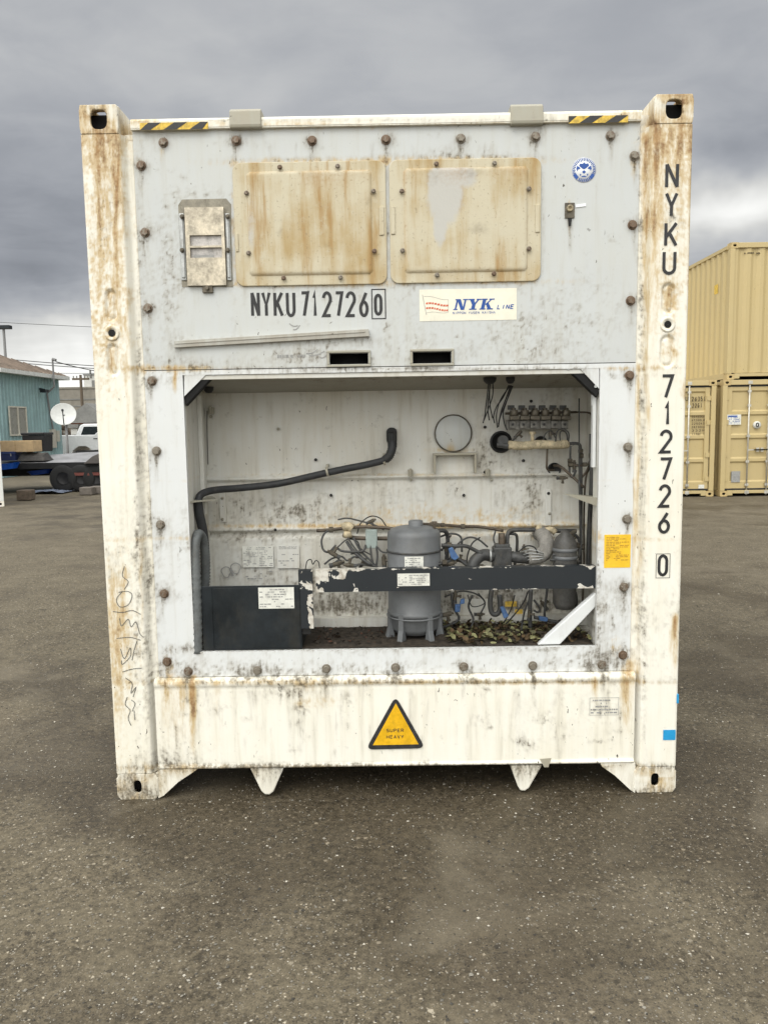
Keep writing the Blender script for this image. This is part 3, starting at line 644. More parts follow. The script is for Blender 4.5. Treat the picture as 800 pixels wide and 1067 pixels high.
# --- sill beam: rounded shoulder, flat web, turned lip
xs = lin(-1.035, 1.035, .006)
prof = [(.045, .5395), (.024, .5385), (.010, .534), (.003, .524), (.002, .512), (.006, .503), (.0085, .496), (.0075, .488)]
prof += [(.0075, z) for z in np.arange(.480, .152, -.007)]+[(.0075, .150), (.002, .146), (.001, .138), (.03, .137), (.12, .137)]
n = len(prof); Yd = np.array([p[0] for p in prof])[None]+0*xs[:, None]; Zd = np.array([p[1] for p in prof])[None]+0*xs[:, None]
Xd = xs[:, None]+0*Yd; flat = (Zd < .5) & (Zd > .155); Yd = Yd+np.where(flat, .0045*(fbm(Xd*2.5, Zd*3+2, 3)-.5), 0)
Zd = Zd+np.where(Zd > .49, .0018*(fbm(Xd*14, Zd*0+3, 3)-.5), 0)
mb = MB(); mb.smooth = True
mb.add(np.stack([Xd, Yd, Zd], -1).reshape(-1, 3), [(i*n+j, i*n+j+1, (i+1)*n+j+1, (i+1)*n+j) for i in range(len(xs)-1) for j in range(n-1)])
sill = mb.build('sill_beam', MATS['cream'], reefer, masks=True)
def poly_px(pts, Y): return [at(a, b, Y) for a, b in pts]
for pts in ([(165.2, 832), (165.2, 799), (206, 799), (204, 803), (186, 815), (171, 829)], [(661.5, 827), (655, 822), (640, 808), (627, 799), (625, 795), (661.5, 795)]):
    mb = MB(); P = poly_px(pts, .006); P = [(x, min(z, .1365)) for x, z in P]; mb.prism(P, .004, .05); mb.build('corner_gusset', MATS['cream'], reefer, bev=.002, masks=True)
for pts in ([(260, 799), (296, 800), (285, 825), (281, 828), (276, 828), (272, 824)], [(531, 797), (565, 797), (551, 821), (547, 824), (542, 824), (539, 819)]):
    mb = MB(); P = [(x, min(z, .1365)) for x, z in poly_px(pts, .012)]; mb.prism(P, .010, .075); mb.build('guide_tab', MATS['cream'], reefer, bev=.006, masks=True)

# --- the grey upper panel with its two slots, and the white frame round the opening
X0, X1 = -1.018, 1.0175; ZS = 1.856
sl = [rect(343.5, 368, 383.5, 379.5, YP), rect(430, 366.5, 470, 378.5, YP)]
ex = [v for s_ in sl for v in s_[:2]]; ez = [v for s_ in sl for v in s_[2:]]
mb = MB()
mb.sheet(gridlines(X0, X1, .007, ex), gridlines(ZS, 2.8028, .007, ez), YP, holes=sl, depth=.018,)
panel = mb.build('upper_panel', MATS['panel'], reefer, masks=True)
for s_ in sl:
    x0, x1, z0, z1 = s_; mb = MB(); w = .011; y0, y1 = YP-.009, YP-.0005
    mb.box(x0-w, x1+w, y0, y1, z1+.001, z1+w); mb.box(x0-w, x1+w, y0, y1, z0-w, z0-.001)
    mb.box(x0-w, x0-.001, y0, y1, z0-.0008, z1+.0008); mb.box(x1+.001, x1+w, y0, y1, z0-.0008, z1+.0008)
    fr = mb.build('slot_frame', MATS['lug'], reefer, bev=.002)
    mb = MB(); mb.box(x0-.002, x1+.002, YP+.10, YP+.102, z0-.01, z1+.01); mb.box(x0-.004, x1+.004, YP+.0185, YP+.10, z0-.012, z0-.002); mb.box(x0-.004, x1+.004, YP+.0185, YP+.10, z1+.002, z1+.012)
    mb.build('slot_recess', MATS['black'], fr)
OX0, OX1, OZ0, OZ1 = -.860, .871, .651, 1.833
mb = MB(); mb.sheet(gridlines(X0, X1, .007, (OX0, OX1)), gridlines(.5415, 1.8525, .007, (OZ0, OZ1)), YP, holes=[(OX0, OX1, OZ0, OZ1)], depth=.02)
frame = mb.build('opening_frame', MATS['white'], reefer, masks=True)
# triangular corner plates and the black braces
for s_, tri, bar in ((-1, [(192, 389), (216, 389), (192, 413)], [(227, 386), (193, 423), (191.5, 408), (213, 386)]),
                     (1, [(624, 383), (603, 383), (624, 405)], [(587.5, 380), (601, 380), (625, 404), (622.5, 414)])):
    mb = MB(); mb.prism(poly_px(tri, YP), YP+.001, YP+.006); mb.build('corner_plate', MATS['white'], reefer, masks=True)
    mb = MB(); mb.prism(poly_px(bar, YP), YP+.008, YP+.05); br = mb.build('corner_brace', MATS['black'], reefer, bev=.002)
    for u in ((.12, .88)):
        a = poly_px(bar, YP); p = (a[0][0]*(1-u)+a[2][0]*u, a[0][1]*(1-u)+a[2][1]*u)
        m2 = MB(); m2.cyl((p[0]-.006*s_*0, YP+.008, p[1]-.006), (p[0], YP+.002, p[1]-.006), .006, 10); m2.build('rivet', MATS['galv'], br)
# dark rubber strip in the seam between the two sheets
mb = MB(); mb.box(X0, X1, YP+.002, YP+.018, 1.8525, ZS); mb.build('panel_seal', MATS['hose'], reefer)

# --- the compartment behind the opening
YB = .45; CB = 1.775
bx0, bx1 = -.872, .926
def bdisp(xx, zz):
    d = np.zeros_like(xx)
    for c, am, w in ((1.371, -.020, .011), (1.105, .018, .012), (1.125, -.014, .012)): d += am*np.exp(-((zz-c)/w)**2)
    d += np.where(zz < 1.09, -.012, 0)+np.where((zz >= 1.105-.015) & (zz < 1.105), 0, 0)
    return d+.006*(fbm(xx*2, zz*2, 3)-.5)
mb = MB(); mb.sheet(lin(bx0, bx1, .009), lin(.62, 1.80, .0065), YB, disp=bdisp)
backw = mb.build('compartment_back', MATS['inner'], reefer, masks=True)
def slab(name, quads, m, **k):
    mb = MB()
    for q in quads: mb.add(q, [(0, 1, 2, 3)])
    return mb.build(name, m, reefer, **k)
def gridquad(mb, a, b, c, d, nu, nv):
    a, b, c, d = [np.array(v, float) for v in (a, b, c, d)]
    vs = [(a*(1-u)+b*u)*(1-v)+(d*(1-u)+c*u)*v for u in np.linspace(0, 1, nu) for v in np.linspace(0, 1, nv)]
    mb.add(vs, [(i*nv+j, (i+1)*nv+j, (i+1)*nv+j+1, i*nv+j+1) for i in range(nu-1) for j in range(nv-1)])
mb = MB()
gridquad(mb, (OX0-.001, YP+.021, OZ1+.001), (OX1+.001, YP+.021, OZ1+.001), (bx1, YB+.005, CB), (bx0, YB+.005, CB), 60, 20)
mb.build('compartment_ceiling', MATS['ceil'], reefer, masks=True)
mb = MB(); mb.box(OX0+.01, OX1-.01, YP+.006, YP+.0205, OZ1-.020, OZ1-.001); mb.build('ceiling_lip', MATS['inner'], reefer, bev=.002)
for nm, xa, xb in (('left', OX0-.001, bx0), ('right', OX1+.001, bx1)):
    mb = MB(); s_ = -1 if nm == 'left' else 1
    gridquad(mb, (xa, YP+.0205, .60), (xa, YP+.09, .60), (xa, YP+.09, 1.84), (xa, YP+.0205, 1.84), 8, 90)
    gridquad(mb, (xa, YP+.09, .60), (xb, YP+.10, .60), (xb, YP+.10, 1.84), (xa, YP+.09, 1.84), 4, 90)
    gridquad(mb, (xb, YP+.10, .60), (xb, YB+.01, .60), (xb, YB+.01, 1.84), (xb, YP+.10, 1.84), 20, 90)
    mb.build('compartment_side', MATS['inner'], reefer, masks=True)
mb = MB(); gridquad(mb, (bx0, YP+.02, .648), (bx1, YP+.02, .648), (bx1, YB+.01, .646), (bx0, YB+.01, .646), 60, 20)
mb.box(OX0, OX1, YP+.0205, YP+.035, .60, .6475)
mb.box(bx0, bx1, YB-.055, YB+.0, .6485, .700)
mb.build('compartment_floor', MATS['inner'], reefer, masks=True)
# side strips riveted into the jambs
mb = MB(); mb.box(-.8715, -.852, .30, .33, 1.22, 1.76); mb.build('jamb_strip', MATS['inner'], reefer, bev=.002)
mb = MB(); mb.box(OX1-.016, OX1-.002, .07, .10, 1.42, 1.80); mb.box(OX1-.019, OX1-.0165, .072, .098, 1.68, 1.79); mb.build('jamb_strip', MATS['white'], reefer, bev=.002)

# --- bolts round the panels
def boltmesh(r, h):
    mb = MB(); mb.cyl((0, 0, 0), (0, -.003, 0), r*1.32, 20); mb.cyl((0, -.003, 0), (0, -h, 0), r, 6, r); return mb
b0 = None
for i, (px, py) in enumerate(BOLTS):
    x, z = at(px, py, YP-.008)
    if b0 is None: b0 = boltmesh(.0150, .016).build('bolt', MATS['bolt'], reefer, bev=.0015); o = b0
    else: o = b0.copy(); C.objects.link(o); o.parent = reefer
    o.location = (x, YP-.0006, z); o.rotation_euler = (0, rng.uniform(0, 1), 0)

# --- access hatches
def hatch(outer, inner, bolts, hinge, lab, bare):
    x0, x1, z0, z1 = rect(*outer, YP-.01); a0, a1, c0, c1 = rect(*inner, YP-.01); mb = MB()
    mb.prism(rrect(x0, x1, z0, z1, .035, 6), YP-.009, YP-.0005)
    h = mb.build('access_hatch', MATS['hatch'], reefer, bev=.003); h['label'] = lab
    # raised cover, gridded so that it takes the stains
    mb = MB(); X = lin(a0, a1, .007); Z = lin(c0, c1, .007); r = .028
    def dp(xx, zz):
        dx = np.minimum(xx-a0, a1-xx); dz = np.minimum(zz-c0, c1-zz)
        cor = np.where((dx < r) & (dz < r), r-np.hypot(r-dx, r-dz), np.minimum(dx, dz))
        return np.where(cor < .0015, .0065, -.002*np.clip((cor-.004)/.01, 0, 1))+.0025*(fbm(xx*3, zz*3, 3)-.5)*np.clip(cor/.02, 0, 1)
    mb.sheet(X, Z, YP-.0145, disp=dp)
    cv = mb.build('hatch_cover', MATS['hatch'], h, masks=True)
    me = cv.data; nv = len(me.vertices); co = np.empty(nv*3, np.float32); me.vertices.foreach_get('co', co); co = co.reshape(-1, 3).astype(float)
    px, py = topx(co[:, 0], co[:, 2], YP); w = np.zeros(nv)
    for bx_, by_, rx, ry, st in bare: w = np.maximum(w, st*np.exp(-(((px-bx_)/rx)**2+((py-by_)/ry)**2)))
    t = me.attributes.new('bare', 'FLOAT', 'POINT'); t.data.foreach_set('value', w.astype(np.float32))
    a = np.empty(nv, np.float32); me.attributes['rust'].data.foreach_get('value', a)
    ed = np.minimum(np.minimum(px-inner[0], inner[2]-px), np.minimum(py-inner[1], inner[3]-py))
    a = np.maximum(a, .55*np.exp(-np.clip(ed, 0, 99)/4)*(fbm(px*.05, py*.05, 3)+.2)); a = np.maximum(a, .55*np.exp(-((py-inner[1])/22)**2)*(fbm(px*.04+4, py*.02, 3)))
    me.attributes['rust'].data.foreach_set('value', a)
    bb = None
    for px_, py_ in bolts:
        x, z = at(px_, py_, YP-.02)
        if bb is None: bb = boltmesh(.0075, .009).build('bolt', MATS['bolt'], h, bev=.001); o = bb
        else: o = bb.copy(); C.objects.link(o); o.parent = h
        o.location = (x, YP-.0165, z)
    for q in hinge:
        x0, x1, z0, z1 = rect(*q, YP-.012); mb = MB(); mb.box(x0, x1, YP-.014, YP-.0092, z0, z1); mb.build('hatch_handle', MATS['hatch'], h, bev=.002)
    return h
hatch((244, 168, 402.5, 297), (258, 177.5, 388, 287), [(291.5, 174), (351.7, 173), (256.8, 201), (259, 263.5), (389, 199), (390, 261.5), (295.5, 289.5), (354.7, 289)],
      [(395, 215.5, 400, 245), (245.5, 243, 248.5, 262)], 'tan stained left access hatch', [(262, 240, 10, 60, .5)])
hatch((406, 165, 563.5, 294), (420.5, 174, 550, 284), [(454.5, 170.5), (515, 170), (418.5, 199), (419.3, 261), (551, 196.5), (551, 259), (455.3, 286.5), (514.5, 285)],
      [(407.5, 215, 411.5, 244), (557.5, 213, 562, 242)], 'tan stained right access hatch with a pale bare patch', [(463, 200, 22, 40, .95), (476, 185, 26, 16, .8), (458, 235, 10, 26, .8)])

# --- fresh air vent
x0, x1, z0, z1 = rect(188, 208, 241, 299, YP)
mb = MB(); mb.prism([at(a, b, YP) for a, b in ((190, 208), (236, 207), (241, 213), (241, 240), (243, 299), (190, 299), (187, 240), (186, 214))], YP-.002, YP-.0003)
vent = mb.build('air_vent', plain('grey sealant patch', (.27, .25, .20), .8, var=.2, scale=30, dirt=.5), reefer)
x0, x1, z0, z1 = rect(194, 216, 234.5, 297.5, YP-.015)
w1 = rect(198, 245, 231, 256, YP-.015); w2 = rect(199, 258, 231.5, 268.5, YP-.015)
mb = MB(); mb.sheet(sorted([x0, w1[0], w1[1], x1]), sorted([z0, w2[2], w2[3], w1[2], w1[3], z1]), YP-.017, holes=[(w1[0], w1[1], w2[2], w2[3]), w1], depth=.014)
vc = mb.build('vent_cover', MATS['stainless'], vent)
mb = MB(); mb.box(x0+.01, x1-.01, YP-.006, YP-.0025, w2[2]-.01, w1[3]+.01); mb.build('vent_disc', plain('grey vent disc', (.42, .40, .38), .5, .3, var=.3, scale=25, bump=0, dirt=.5), vent)
mb = MB(); mb.box(w2[0]+.01, w2[1]-.035, YP-.0085, YP-.0065, w2[2]+.002, w2[2]+.012); mb.build('vent_mesh', MATS['ink_grey'], vent)
for xa, xb in ((187.5, 193), (235.5, 240)):
    a, b, c, d = rect(xa, 222, xb, 292, YP-.01); mb = MB(); mb.box(a, b, YP-.008, YP-.0022, c, d); mb.box(a+.004, b-.004, YP-.014, YP-.0085, c+.01, d-.004)
    gr = mb.build('vent_rail', MATS['galv'], vent, bev=.002)
    for yy in (226, 261):
        cx_, cz_ = at((xa+xb)/2, yy, YP-.014); mb = MB(); mb.cyl((cx_, YP-.0145, cz_), (cx_, YP-.022, cz_), .0095, 12); mb.cyl((cx_, YP-.022, cz_), (cx_, YP-.027, cz_), .006, 8); mb.build('wing_nut', MATS['valve'], gr, bev=.001)
a, b, c, d = rect(211, 296, 222, 305, YP-.01); mb = MB(); mb.box(a, b, YP-.012, YP-.0005, c, d); mb.cyl(((a+b)/2, YP-.012, (c+d)/2), ((a+b)/2, YP-.024, (c+d)/2), .008, 12); mb.build('vent_latch', MATS['valve'], vent, bev=.002)

# --- tapered rail, latch hasp, stickers and lettering on the panel
mb = MB(); P = poly_px([(182, 355.5), (384, 343), (385, 350.5), (182, 362.5)], YP-.01); mb.prism(P, YP-.018, YP-.0005)
P2 = poly_px([(183, 357.3), (380, 345), (380, 346.5), (183, 358.8)], YP-.015); mb.prism(P2, YP-.0205, YP-.0182)
mb.build('drip_rail', MATS['rail'], reefer, bev=.003)
mb = MB(); x0, x1, z0, z1 = rect(588.5, 211, 598.5, 227, YP-.008); mb.box(x0, x1, YP-.006, YP-.0005, z0, z1)
ha = mb.build('sensor_bracket', MATS['valve'], reefer, bev=.001)
cx_, cz_ = at(593.5, 217, YP-.01); mb = MB(); mb.lathe((cx_, YP-.006, cz_), [(.013, 0), (.013, -.010), (.008, -.012), (.006, -.004), (.001, -.004)], 16, 'y'); mb.build('sensor_fitting', MATS['insul'], ha)
mb = MB(); x_, z_ = at(593, 232, YP); mb.cyl((x_, YP-.006, z_+.014), (x_, YP-.006, z_-.014), .008, 8, .005); mb.build('sensor_bulb', MATS['cable'], ha)
mb = MB(); mb.prism(poly_px([(599, 213.5), (610, 212), (610, 215), (599, 216.5)], YP), YP-.003, YP-.001); mb.build('white_tab', MATS['whitep'], ha)

Yt = YP-.0010
mb = MB(); th = .0125
for ch, a, b in (('N', 261.5, 271), ('Y', 272.5, 282.5), ('K', 285, 295.5), ('U', 298, 308), ('7', 313, 322.5), ('1', 325.5, 330.5), ('2', 335.5, 346), ('7', 348.5, 358), ('2', 360, 371), ('6', 374, 384), ('0', 389.5, 398.5)):
    if a in (313, 389.5): mb.build('owner_code' if a == 313 else 'serial_number', MATS['ink'], panel); mb = MB()
    x0, x1, z0, z1 = rect(a, 303.5 if ch != '0' else 306, b, 330.5 if ch != '0' else 329, YP); glyph(mb, ch, x0, x1, z0, z1, th, Yt)
x0, x1, z0, z1 = rect(387.5, 301.5, 401.5, 332, YP)
stroke(mb, [(x0, z0), (x1, z0), (x1, z1), (x0, z1), (x0, z0)], .0045, Yt)
mb.build('check_digit', MATS['ink'], panel)
def cap3(px, s, m, parent, th=None, Y=Yt, gap=.28, shear=0.0, name='small_print'):
    x0, x1, z0, z1 = rect(*px, YP); mb = MB(); text(mb, s, x0, x1, z0, z1, Y, th, gap, shear); return mb.build(name, MATS[m], parent)
mb = MB(); x0, x1, z0, z1 = rect(289, 369.5, 318, 373, YP); text(mb, 'GENERATOR 20L EQUIPPED', x0, x1, z0, z1, Yt, .002, .2); mb.build('faded_print', MATS['ink_grey'], panel)
mb = MB(); r_ = random.Random(3)
for cx_, cy_, L_, sl_ in ((325, 366, 12, -.4), (330, 368, 16, -.3), (336, 371, 8, -.2), (306, 338, 9, .2), (309, 341, 7, -.7)):
    P = [(cx_+L_*(u-.5), cy_+sl_*L_*(u-.5)+2*math.sin(u*3)) for u in (0, .25, .5, .75, 1)]; stroke(mb, [at(a, b, YP) for a, b in P], .0045, Yt)
mb.build('scuff_marks', MATS['ink_grey'], panel)

st_, (x0, x1, z0, z1), Ys = decal('line_sticker', (437, 301, 538, 334), 'sticker', YP, panel)
def heavy(mb, ch, x0, x1, z0, z1, Y, sh):     # slanted slab letters
    w, h = x1-x0, z1-z0
    def bar(pts, k=0): mb.add([(x0+w*u+sh*h*v, Y-k*.0001, z0+h*v) for u, v in pts], [tuple(range(len(pts)))])
    if ch == 'N':
        bar([(.10, 0), (.24, 0), (.24, 1), (.10, 1)]); bar([(.12, 1), (.42, 1), (.88, 0), (.62, 0)], 1); bar([(.76, 0), (.90, 0), (.90, 1), (.76, 1)], 2)
        for a, b, c in ((0, .34, 0), (.62, 1.05, 1), (0, .3, 1)): bar([(a, c-.0 if c == 0 else .9), (b, c if c == 0 else .9), (b, .1 if c == 0 else 1), (a, .1 if c == 0 else 1)], 3)
    if ch == 'Y':
        bar([(.08, 1), (.42, 1), (.64, .5), (.40, .42)]); bar([(.78, 1), (.92, 1), (.62, .42), (.50, .5)], 1); bar([(.38, 0), (.66, 0), (.66, .5), (.38, .5)], 2)
        for a, b, c in ((0, .5, .9), (.66, 1.05, .9), (.22, .82, 0)): bar([(a, c), (b, c), (b, c+.1), (a, c+.1)], 3)
    if ch == 'K':
        bar([(.10, 0), (.38, 0), (.38, 1), (.10, 1)]); bar([(.80, 1), (.92, 1), (.46, .42), (.36, .48)], 1); bar([(.42, .55), (.60, .66), (1.0, 0), (.68, 0)], 2)
        for a, b, c in ((0, .48, .9), (0, .48, 0), (.62, 1.05, .9), (.60, 1.1, 0)): bar([(a, c), (b, c), (b, c+.1), (a, c+.1)], 3)
mb = MB(); W_ = x1-x0; H_ = z1-z0
zb, zt = z0+.34*H_, z0+.68*H_
for k, ch in enumerate('NYK'): heavy(mb, ch, x0+W_*(.345+.135*k), x0+W_*(.345+.135*k+.125), zb, zt, Ys, .25)
text(mb, 'LINE', x0+W_*.795, x0+W_*.965, zb, zb+.15*H_, Ys, .0035, .2, .25)
text(mb, 'NIPPON YUSEN KAISHA', x0+W_*.34, x0+W_*.78, zb-.135*H_, zb-.055*H_, Ys, .0014, .2)
mb.build('line_name', MATS['blue'], st_)
mb = MB(); fx0, fx1 = x0+W_*.045, x0+W_*.295
wave = lambda u: .025*H_*math.sin(u*6)
for lo, hi in ((.53, .585), (.38, .435)):
    x = fx0+.02*W_; rr_ = random.Random(int(lo*100))
    while x < fx1-.01*W_:
        w = rr_.uniform(.005, .011); u = (x-fx0)/(fx1-fx0); dz = wave(u)-.06*H_*u
        mb.add([(x, Ys, z0+lo*H_+dz), (x+w, Ys, z0+lo*H_+dz), (x+w*1.1, Ys, z0+hi*H_+dz), (x+w*.1, Ys, z0+hi*H_+dz)], [(0, 1, 2, 3)]); x += w+.0025
mb.build('flag_emblem', MATS['red'], st_)
mb = MB(); top_ = [(fx0+(fx1-fx0)*u, z0+H_*(.78-.10*u)+wave(u)) for u in np.linspace(0, 1, 9)]; bot = [(fx0+.022*W_+(fx1-fx0-.022*W_)*u, z0+H_*(.26+.02*u)+wave(u)) for u in np.linspace(0, 1, 9)]
stroke(mb, [(fx0-.006, z0+.84*H_), (fx0+.024*W_, z0+.20*H_)], .002, Ys); stroke(mb, top_, .0011, Ys); stroke(mb, bot, .0011, Ys); stroke(mb, [top_[-1], bot[-1]], .0011, Ys); mb.build('flag_outline', MATS['ink_grey'], st_)

# round blue and white approval badge
cx_, cz_ = at(608, 177.3, YP); R_ = .0485; e = .98
def disc(mb, r0, r1, Y, a0=0, a1=360, n=40):
    A = [math.radians(a0+(a1-a0)*k/n) for k in range(n+1)]
    mb.add([(cx_+r*math.cos(t), Y, cz_+r*e*math.sin(t)) for r in (r0, r1) for t in A], [(k, k+1, n+2+k, n+1+k) for k in range(n)])
mb = MB(); mb.lathe((cx_, YP, cz_), [(.0002, -.0012), (R_, -.0012), (R_, 0)], 48, 'y'); badge = mb.build('round_badge', MATS['whitep'], panel)
mb = MB(); Yb = YP-.0020
disc(mb, R_*.97, R_*.99, Yb)
for a0, a1 in ((203, 232), (308, 337)): disc(mb, R_*.70, R_*.97, Yb, a0, a1, 8)
for k in range(34):
    a = 128-2-k*0; 
for a in list(range(-20, 203, 9))+list(range(240, 302, 10)):
    disc(mb, R_*(.72+.05*(a % 2)), R_*.94, Yb-.0001, a, a+5, 3)
def bq(pts, k=0): mb.add([(cx_+u*R_, Yb-.0001*k, cz_+v*R_) for u, v in pts], [tuple(range(len(pts)))])
bq([(0, .62), (.12, .5), (.34, .52), (.42, .36), (.2, .16), (0, .06), (-.2, .16), (-.42, .36), (-.34, .52), (-.12, .5)])
for s_ in (-1, 1):
    bq([(s_*.36, .22), (s_*.58, .36), (s_*.64, .1), (s_*.56, -.1), (s_*.5, .06), (s_*.3, .1)]); bq([(s_*.24, -.34), (s_*.34, -.28), (s_*.34, -.42), (s_*.26, -.46)])
bq([(0, -.02), (.17, -.15), (0, -.3), (-.17, -.15)]); bq([(-.2, -.5), (0, -.44), (.2, -.5), (.2, -.56), (-.2, -.56)])
mb.build('badge_print', MATS['blue'], badge)

# yellow notice on the right strip, warning triangle, faded plates
st_, (x0, x1, z0, z1), Ys = decal('yellow_notice', (629, 557, 656.5, 591.5), 'yellow', YP, frame, rr=.003)
mb = MB(); fineprint(mb, x0+.008, x1-.008, z0+.03, z1-.008, Ys, 15, .85, 4); mb.build('notice_print', plain('brown notice print', (.42, .23, .03), .5, bump=0), st_)
Yw = .004; A_, B_, Cc = at(412, 725, Yw), at(381, 781, Yw), at(443, 779.5, Yw)
def roundtri(P, r, n=5):
    out_ = []; cen = np.mean(P, 0); P = [np.array(p) for p in P]
    for i in range(3):
        p, a, b = P[i], P[i-1], P[(i+1) % 3]; d0 = (a-p)/np.linalg.norm(a-p); d1 = (b-p)/np.linalg.norm(b-p)
        s0, s1 = p+d0*r, p+d1*r
        for k in range(n+1): t = k/n; out_.append(tuple((1-t)**2*s0+2*t*(1-t)*p+t*t*s1))
    return out_
mb = MB(); mb.prism(roundtri([A_, B_, Cc], .035), Yw-.0015, Yw); tri = mb.build('warning_triangle', MATS['ink'], sill)
P = [np.array(p) for p in (at(412.3, 732.5, Yw), at(388.3, 776.3, Yw), at(436, 775.3, Yw))]
mb = MB(); mb.add([(p[0], Yw-.0025, p[1]) for p in P], [(0, 1, 2)]); mb.build('triangle_field', plain('amber warning field', (.74, .42, .01), .45, var=.15, scale=14, bump=0, dirt=.15), tri)
mb = MB()
for s_, px in (('SUPER', (402.5, 759, 420.5, 762.6)), ('HEAVY', (402.5, 765.6, 420.5, 769.3))):
    x0, x1, z0, z1 = rect(*px, Yw); text(mb, s_, x0, x1, z0, z1, Yw-.0033, .0026, .22)
mb.build('warning_text', MATS['ink'], tri)
x0, x1, z0, z1 = rect(615, 728, 643, 744, .0045); mb = MB(); fineprint(mb, x0, x1, z0, z1, .0035, 5, .7, 9); mb.build('faded_plate', MATS['ink_grey'], sill)
x0, x1, z0, z1 = rect(614, 727, 644, 745, .0045); mb = MB(); stroke(mb, [(x0, z0), (x1, z0), (x1, z1), (x0, z1), (x0, z0)], .0015, .0034); mb.build('plate_outline', MATS['ink_grey'], sill)
x0, x1, z0, z1 = rect(562, 791, 574, 799.5, -.002); mb = MB(); mb.prism([(x0, z1), (x1, z1+.004), (x1-.012, z0), (x0+.02, z0)], -.0015, -.0005); mb.build('grey_tape', MATS['lug'], sill)

# right post: upright lettering and blue tape; left post: chalked scrawl
mb = MB(); Yq = -.0022; th = .0125
for ch, a, b, c, d in (('N', 692.5, 169.5, 706.7, 196.5), ('Y', 692, 200, 706, 226.5), ('K', 691.5, 231, 705.5, 257.5), ('U', 689.5, 261, 704, 286.5), ('7', 688, 390, 701.5, 415.5), ('1', 691.5, 419, 698, 443.5),
                       ('2', 686.5, 447.5, 700, 472.5), ('7', 686, 476.5, 699.5, 501), ('2', 685.5, 504.5, 698.5, 529), ('6', 685, 533, 697.5, 556), ('0', 684.5, 577.5, 695.5, 600.5)):
    if b in (390, 577.5): mb.build('owner_code' if b == 390 else 'serial_number', MATS['ink'], postR); mb = MB()
    x0, x1, z0, z1 = rect(a, b, c, d, 0); glyph(mb, ch, x0, x1, z0, z1, th, Yq)
x0, x1, z0, z1 = rect(683, 577, 697.3, 602, 0); stroke(mb, [(x0, z0), (x1, z0), (x1, z1), (x0, z1), (x0, z0)], .002, Yq-.0003)
mb.build('check_digit', MATS['ink'], postR)
o, _, _ = decal('adhesive_tape', (690.5, 760.5, 703.3, 771), 'cyan', -.0012, postR)
x0, x1, z0, z1 = rect(690, 760, 705.6, 771, 0)
mb = MB(); mb.box(HW-.006, HW+.001, -.003, .02, at(703, 730)[1], at(703, 721)[1]); mb.build('adhesive_tape', MATS['cyan'], postR)
mb = MB()
SC = [[(124, 617), (133, 616), (138, 620), (134, 630), (125, 632), (122, 624), (128, 616)], [(118, 637), (128, 638), (138, 636), (147, 640)], [(125, 644), (127, 652), (134, 645), (137, 653), (142, 648), (146, 660), (150, 664)],
      [(122, 665), (136, 664), (147, 667)], [(126, 676), (130, 686), (136, 675), (136, 684), (128, 692), (127, 688)], [(143, 668), (140, 678), (138, 688)], [(128, 700), (138, 697), (148, 696)], [(131, 706), (138, 712), (137, 722), (142, 716), (139, 726)],
      [(133, 726), (131, 734), (136, 740), (134, 748), (137, 756)], [(130, 590), (128, 600), (134, 606), (130, 614)], [(140, 740), (141, 750)], [(137, 729), (141, 733), (138, 741)]]
for s_ in SC:
    P = [np.array(p, float) for p in s_]; Q = []; E_ = [2*P[0]-P[1]]+P+[2*P[-1]-P[-2]]
    for i in range(1, len(E_)-2):
        for k in range(5):
            t = k/5; a, b, c, d = E_[i-1:i+3]; Q.append(.5*((2*b)+(c-a)*t+(2*a-5*b+4*c-d)*t*t+(3*b-a-3*c+d)*t**3))
    Q.append(P[-1]); stroke(mb, [at(q[0], q[1], 0) for q in Q], .0028, Yq)
mb.build('scrawled_writing', MATS['scrawl'], postL)
# ================================================================ MACHINERY (all bolted into the container)
def P3(px, py, Y): x, z = at(px, py, Y); return (x, Y, z)
def tube_px(name, pts, r, m, parent=reefer, n=8, sub=6, **k):      # pts: (px, py, depth)
    mb = MB(); mb.tube([P3(*p) for p in pts], r, n, sub); return mb.build(name, MATS[m], parent, **k)
def lathe_px(name, px, py, Y, prof, m, parent=reefer, axis='z', n=28):
    mb = MB(); mb.lathe(P3(px, py, Y), prof, n, axis); return mb.build(name, MATS[m], parent)

# control box on the left
x0, x1, z0, z1 = rect(210.8, 610, 314, 679, .045); z0 = max(z0, .653)
mb = MB(); mb.add([(x, y, z) for x in (x0, x1) for y, z in ((.045, z0), (.045, z1), (.30, z1-.075), (.30, z0))], [(0, 1, 2, 3), (7, 6, 5, 4), (0, 4, 5, 1), (1, 5, 6, 2), (2, 6, 7, 3), (3, 7, 4, 0)]); box_ = mb.build('control_box', MATS['slate'], reefer, bev=.003)
box_['label'] = 'dark slate control box in the lower left of the compartment'
mb = MB(); mb.box(x0+.012, x0+.047, .0425, .0445, z0+.008, z1-.006); mb.box(x0+.055, x1-.006, .0425, .0445, z0+.01, z1-.01)
mb.build('box_cover', MATS['slate'], box_, bev=.001)
o, (a, b, c, d), Ys = decal('paper_label', (269.5, 612, 306.5, 634), 'label', .0423, box_)
mb = MB(); fineprint(mb, a+.005, b-.005, c+.004, d-.004, Ys, 8, .45, 21); mb.build('label_print', MATS['ink_grey'], o)

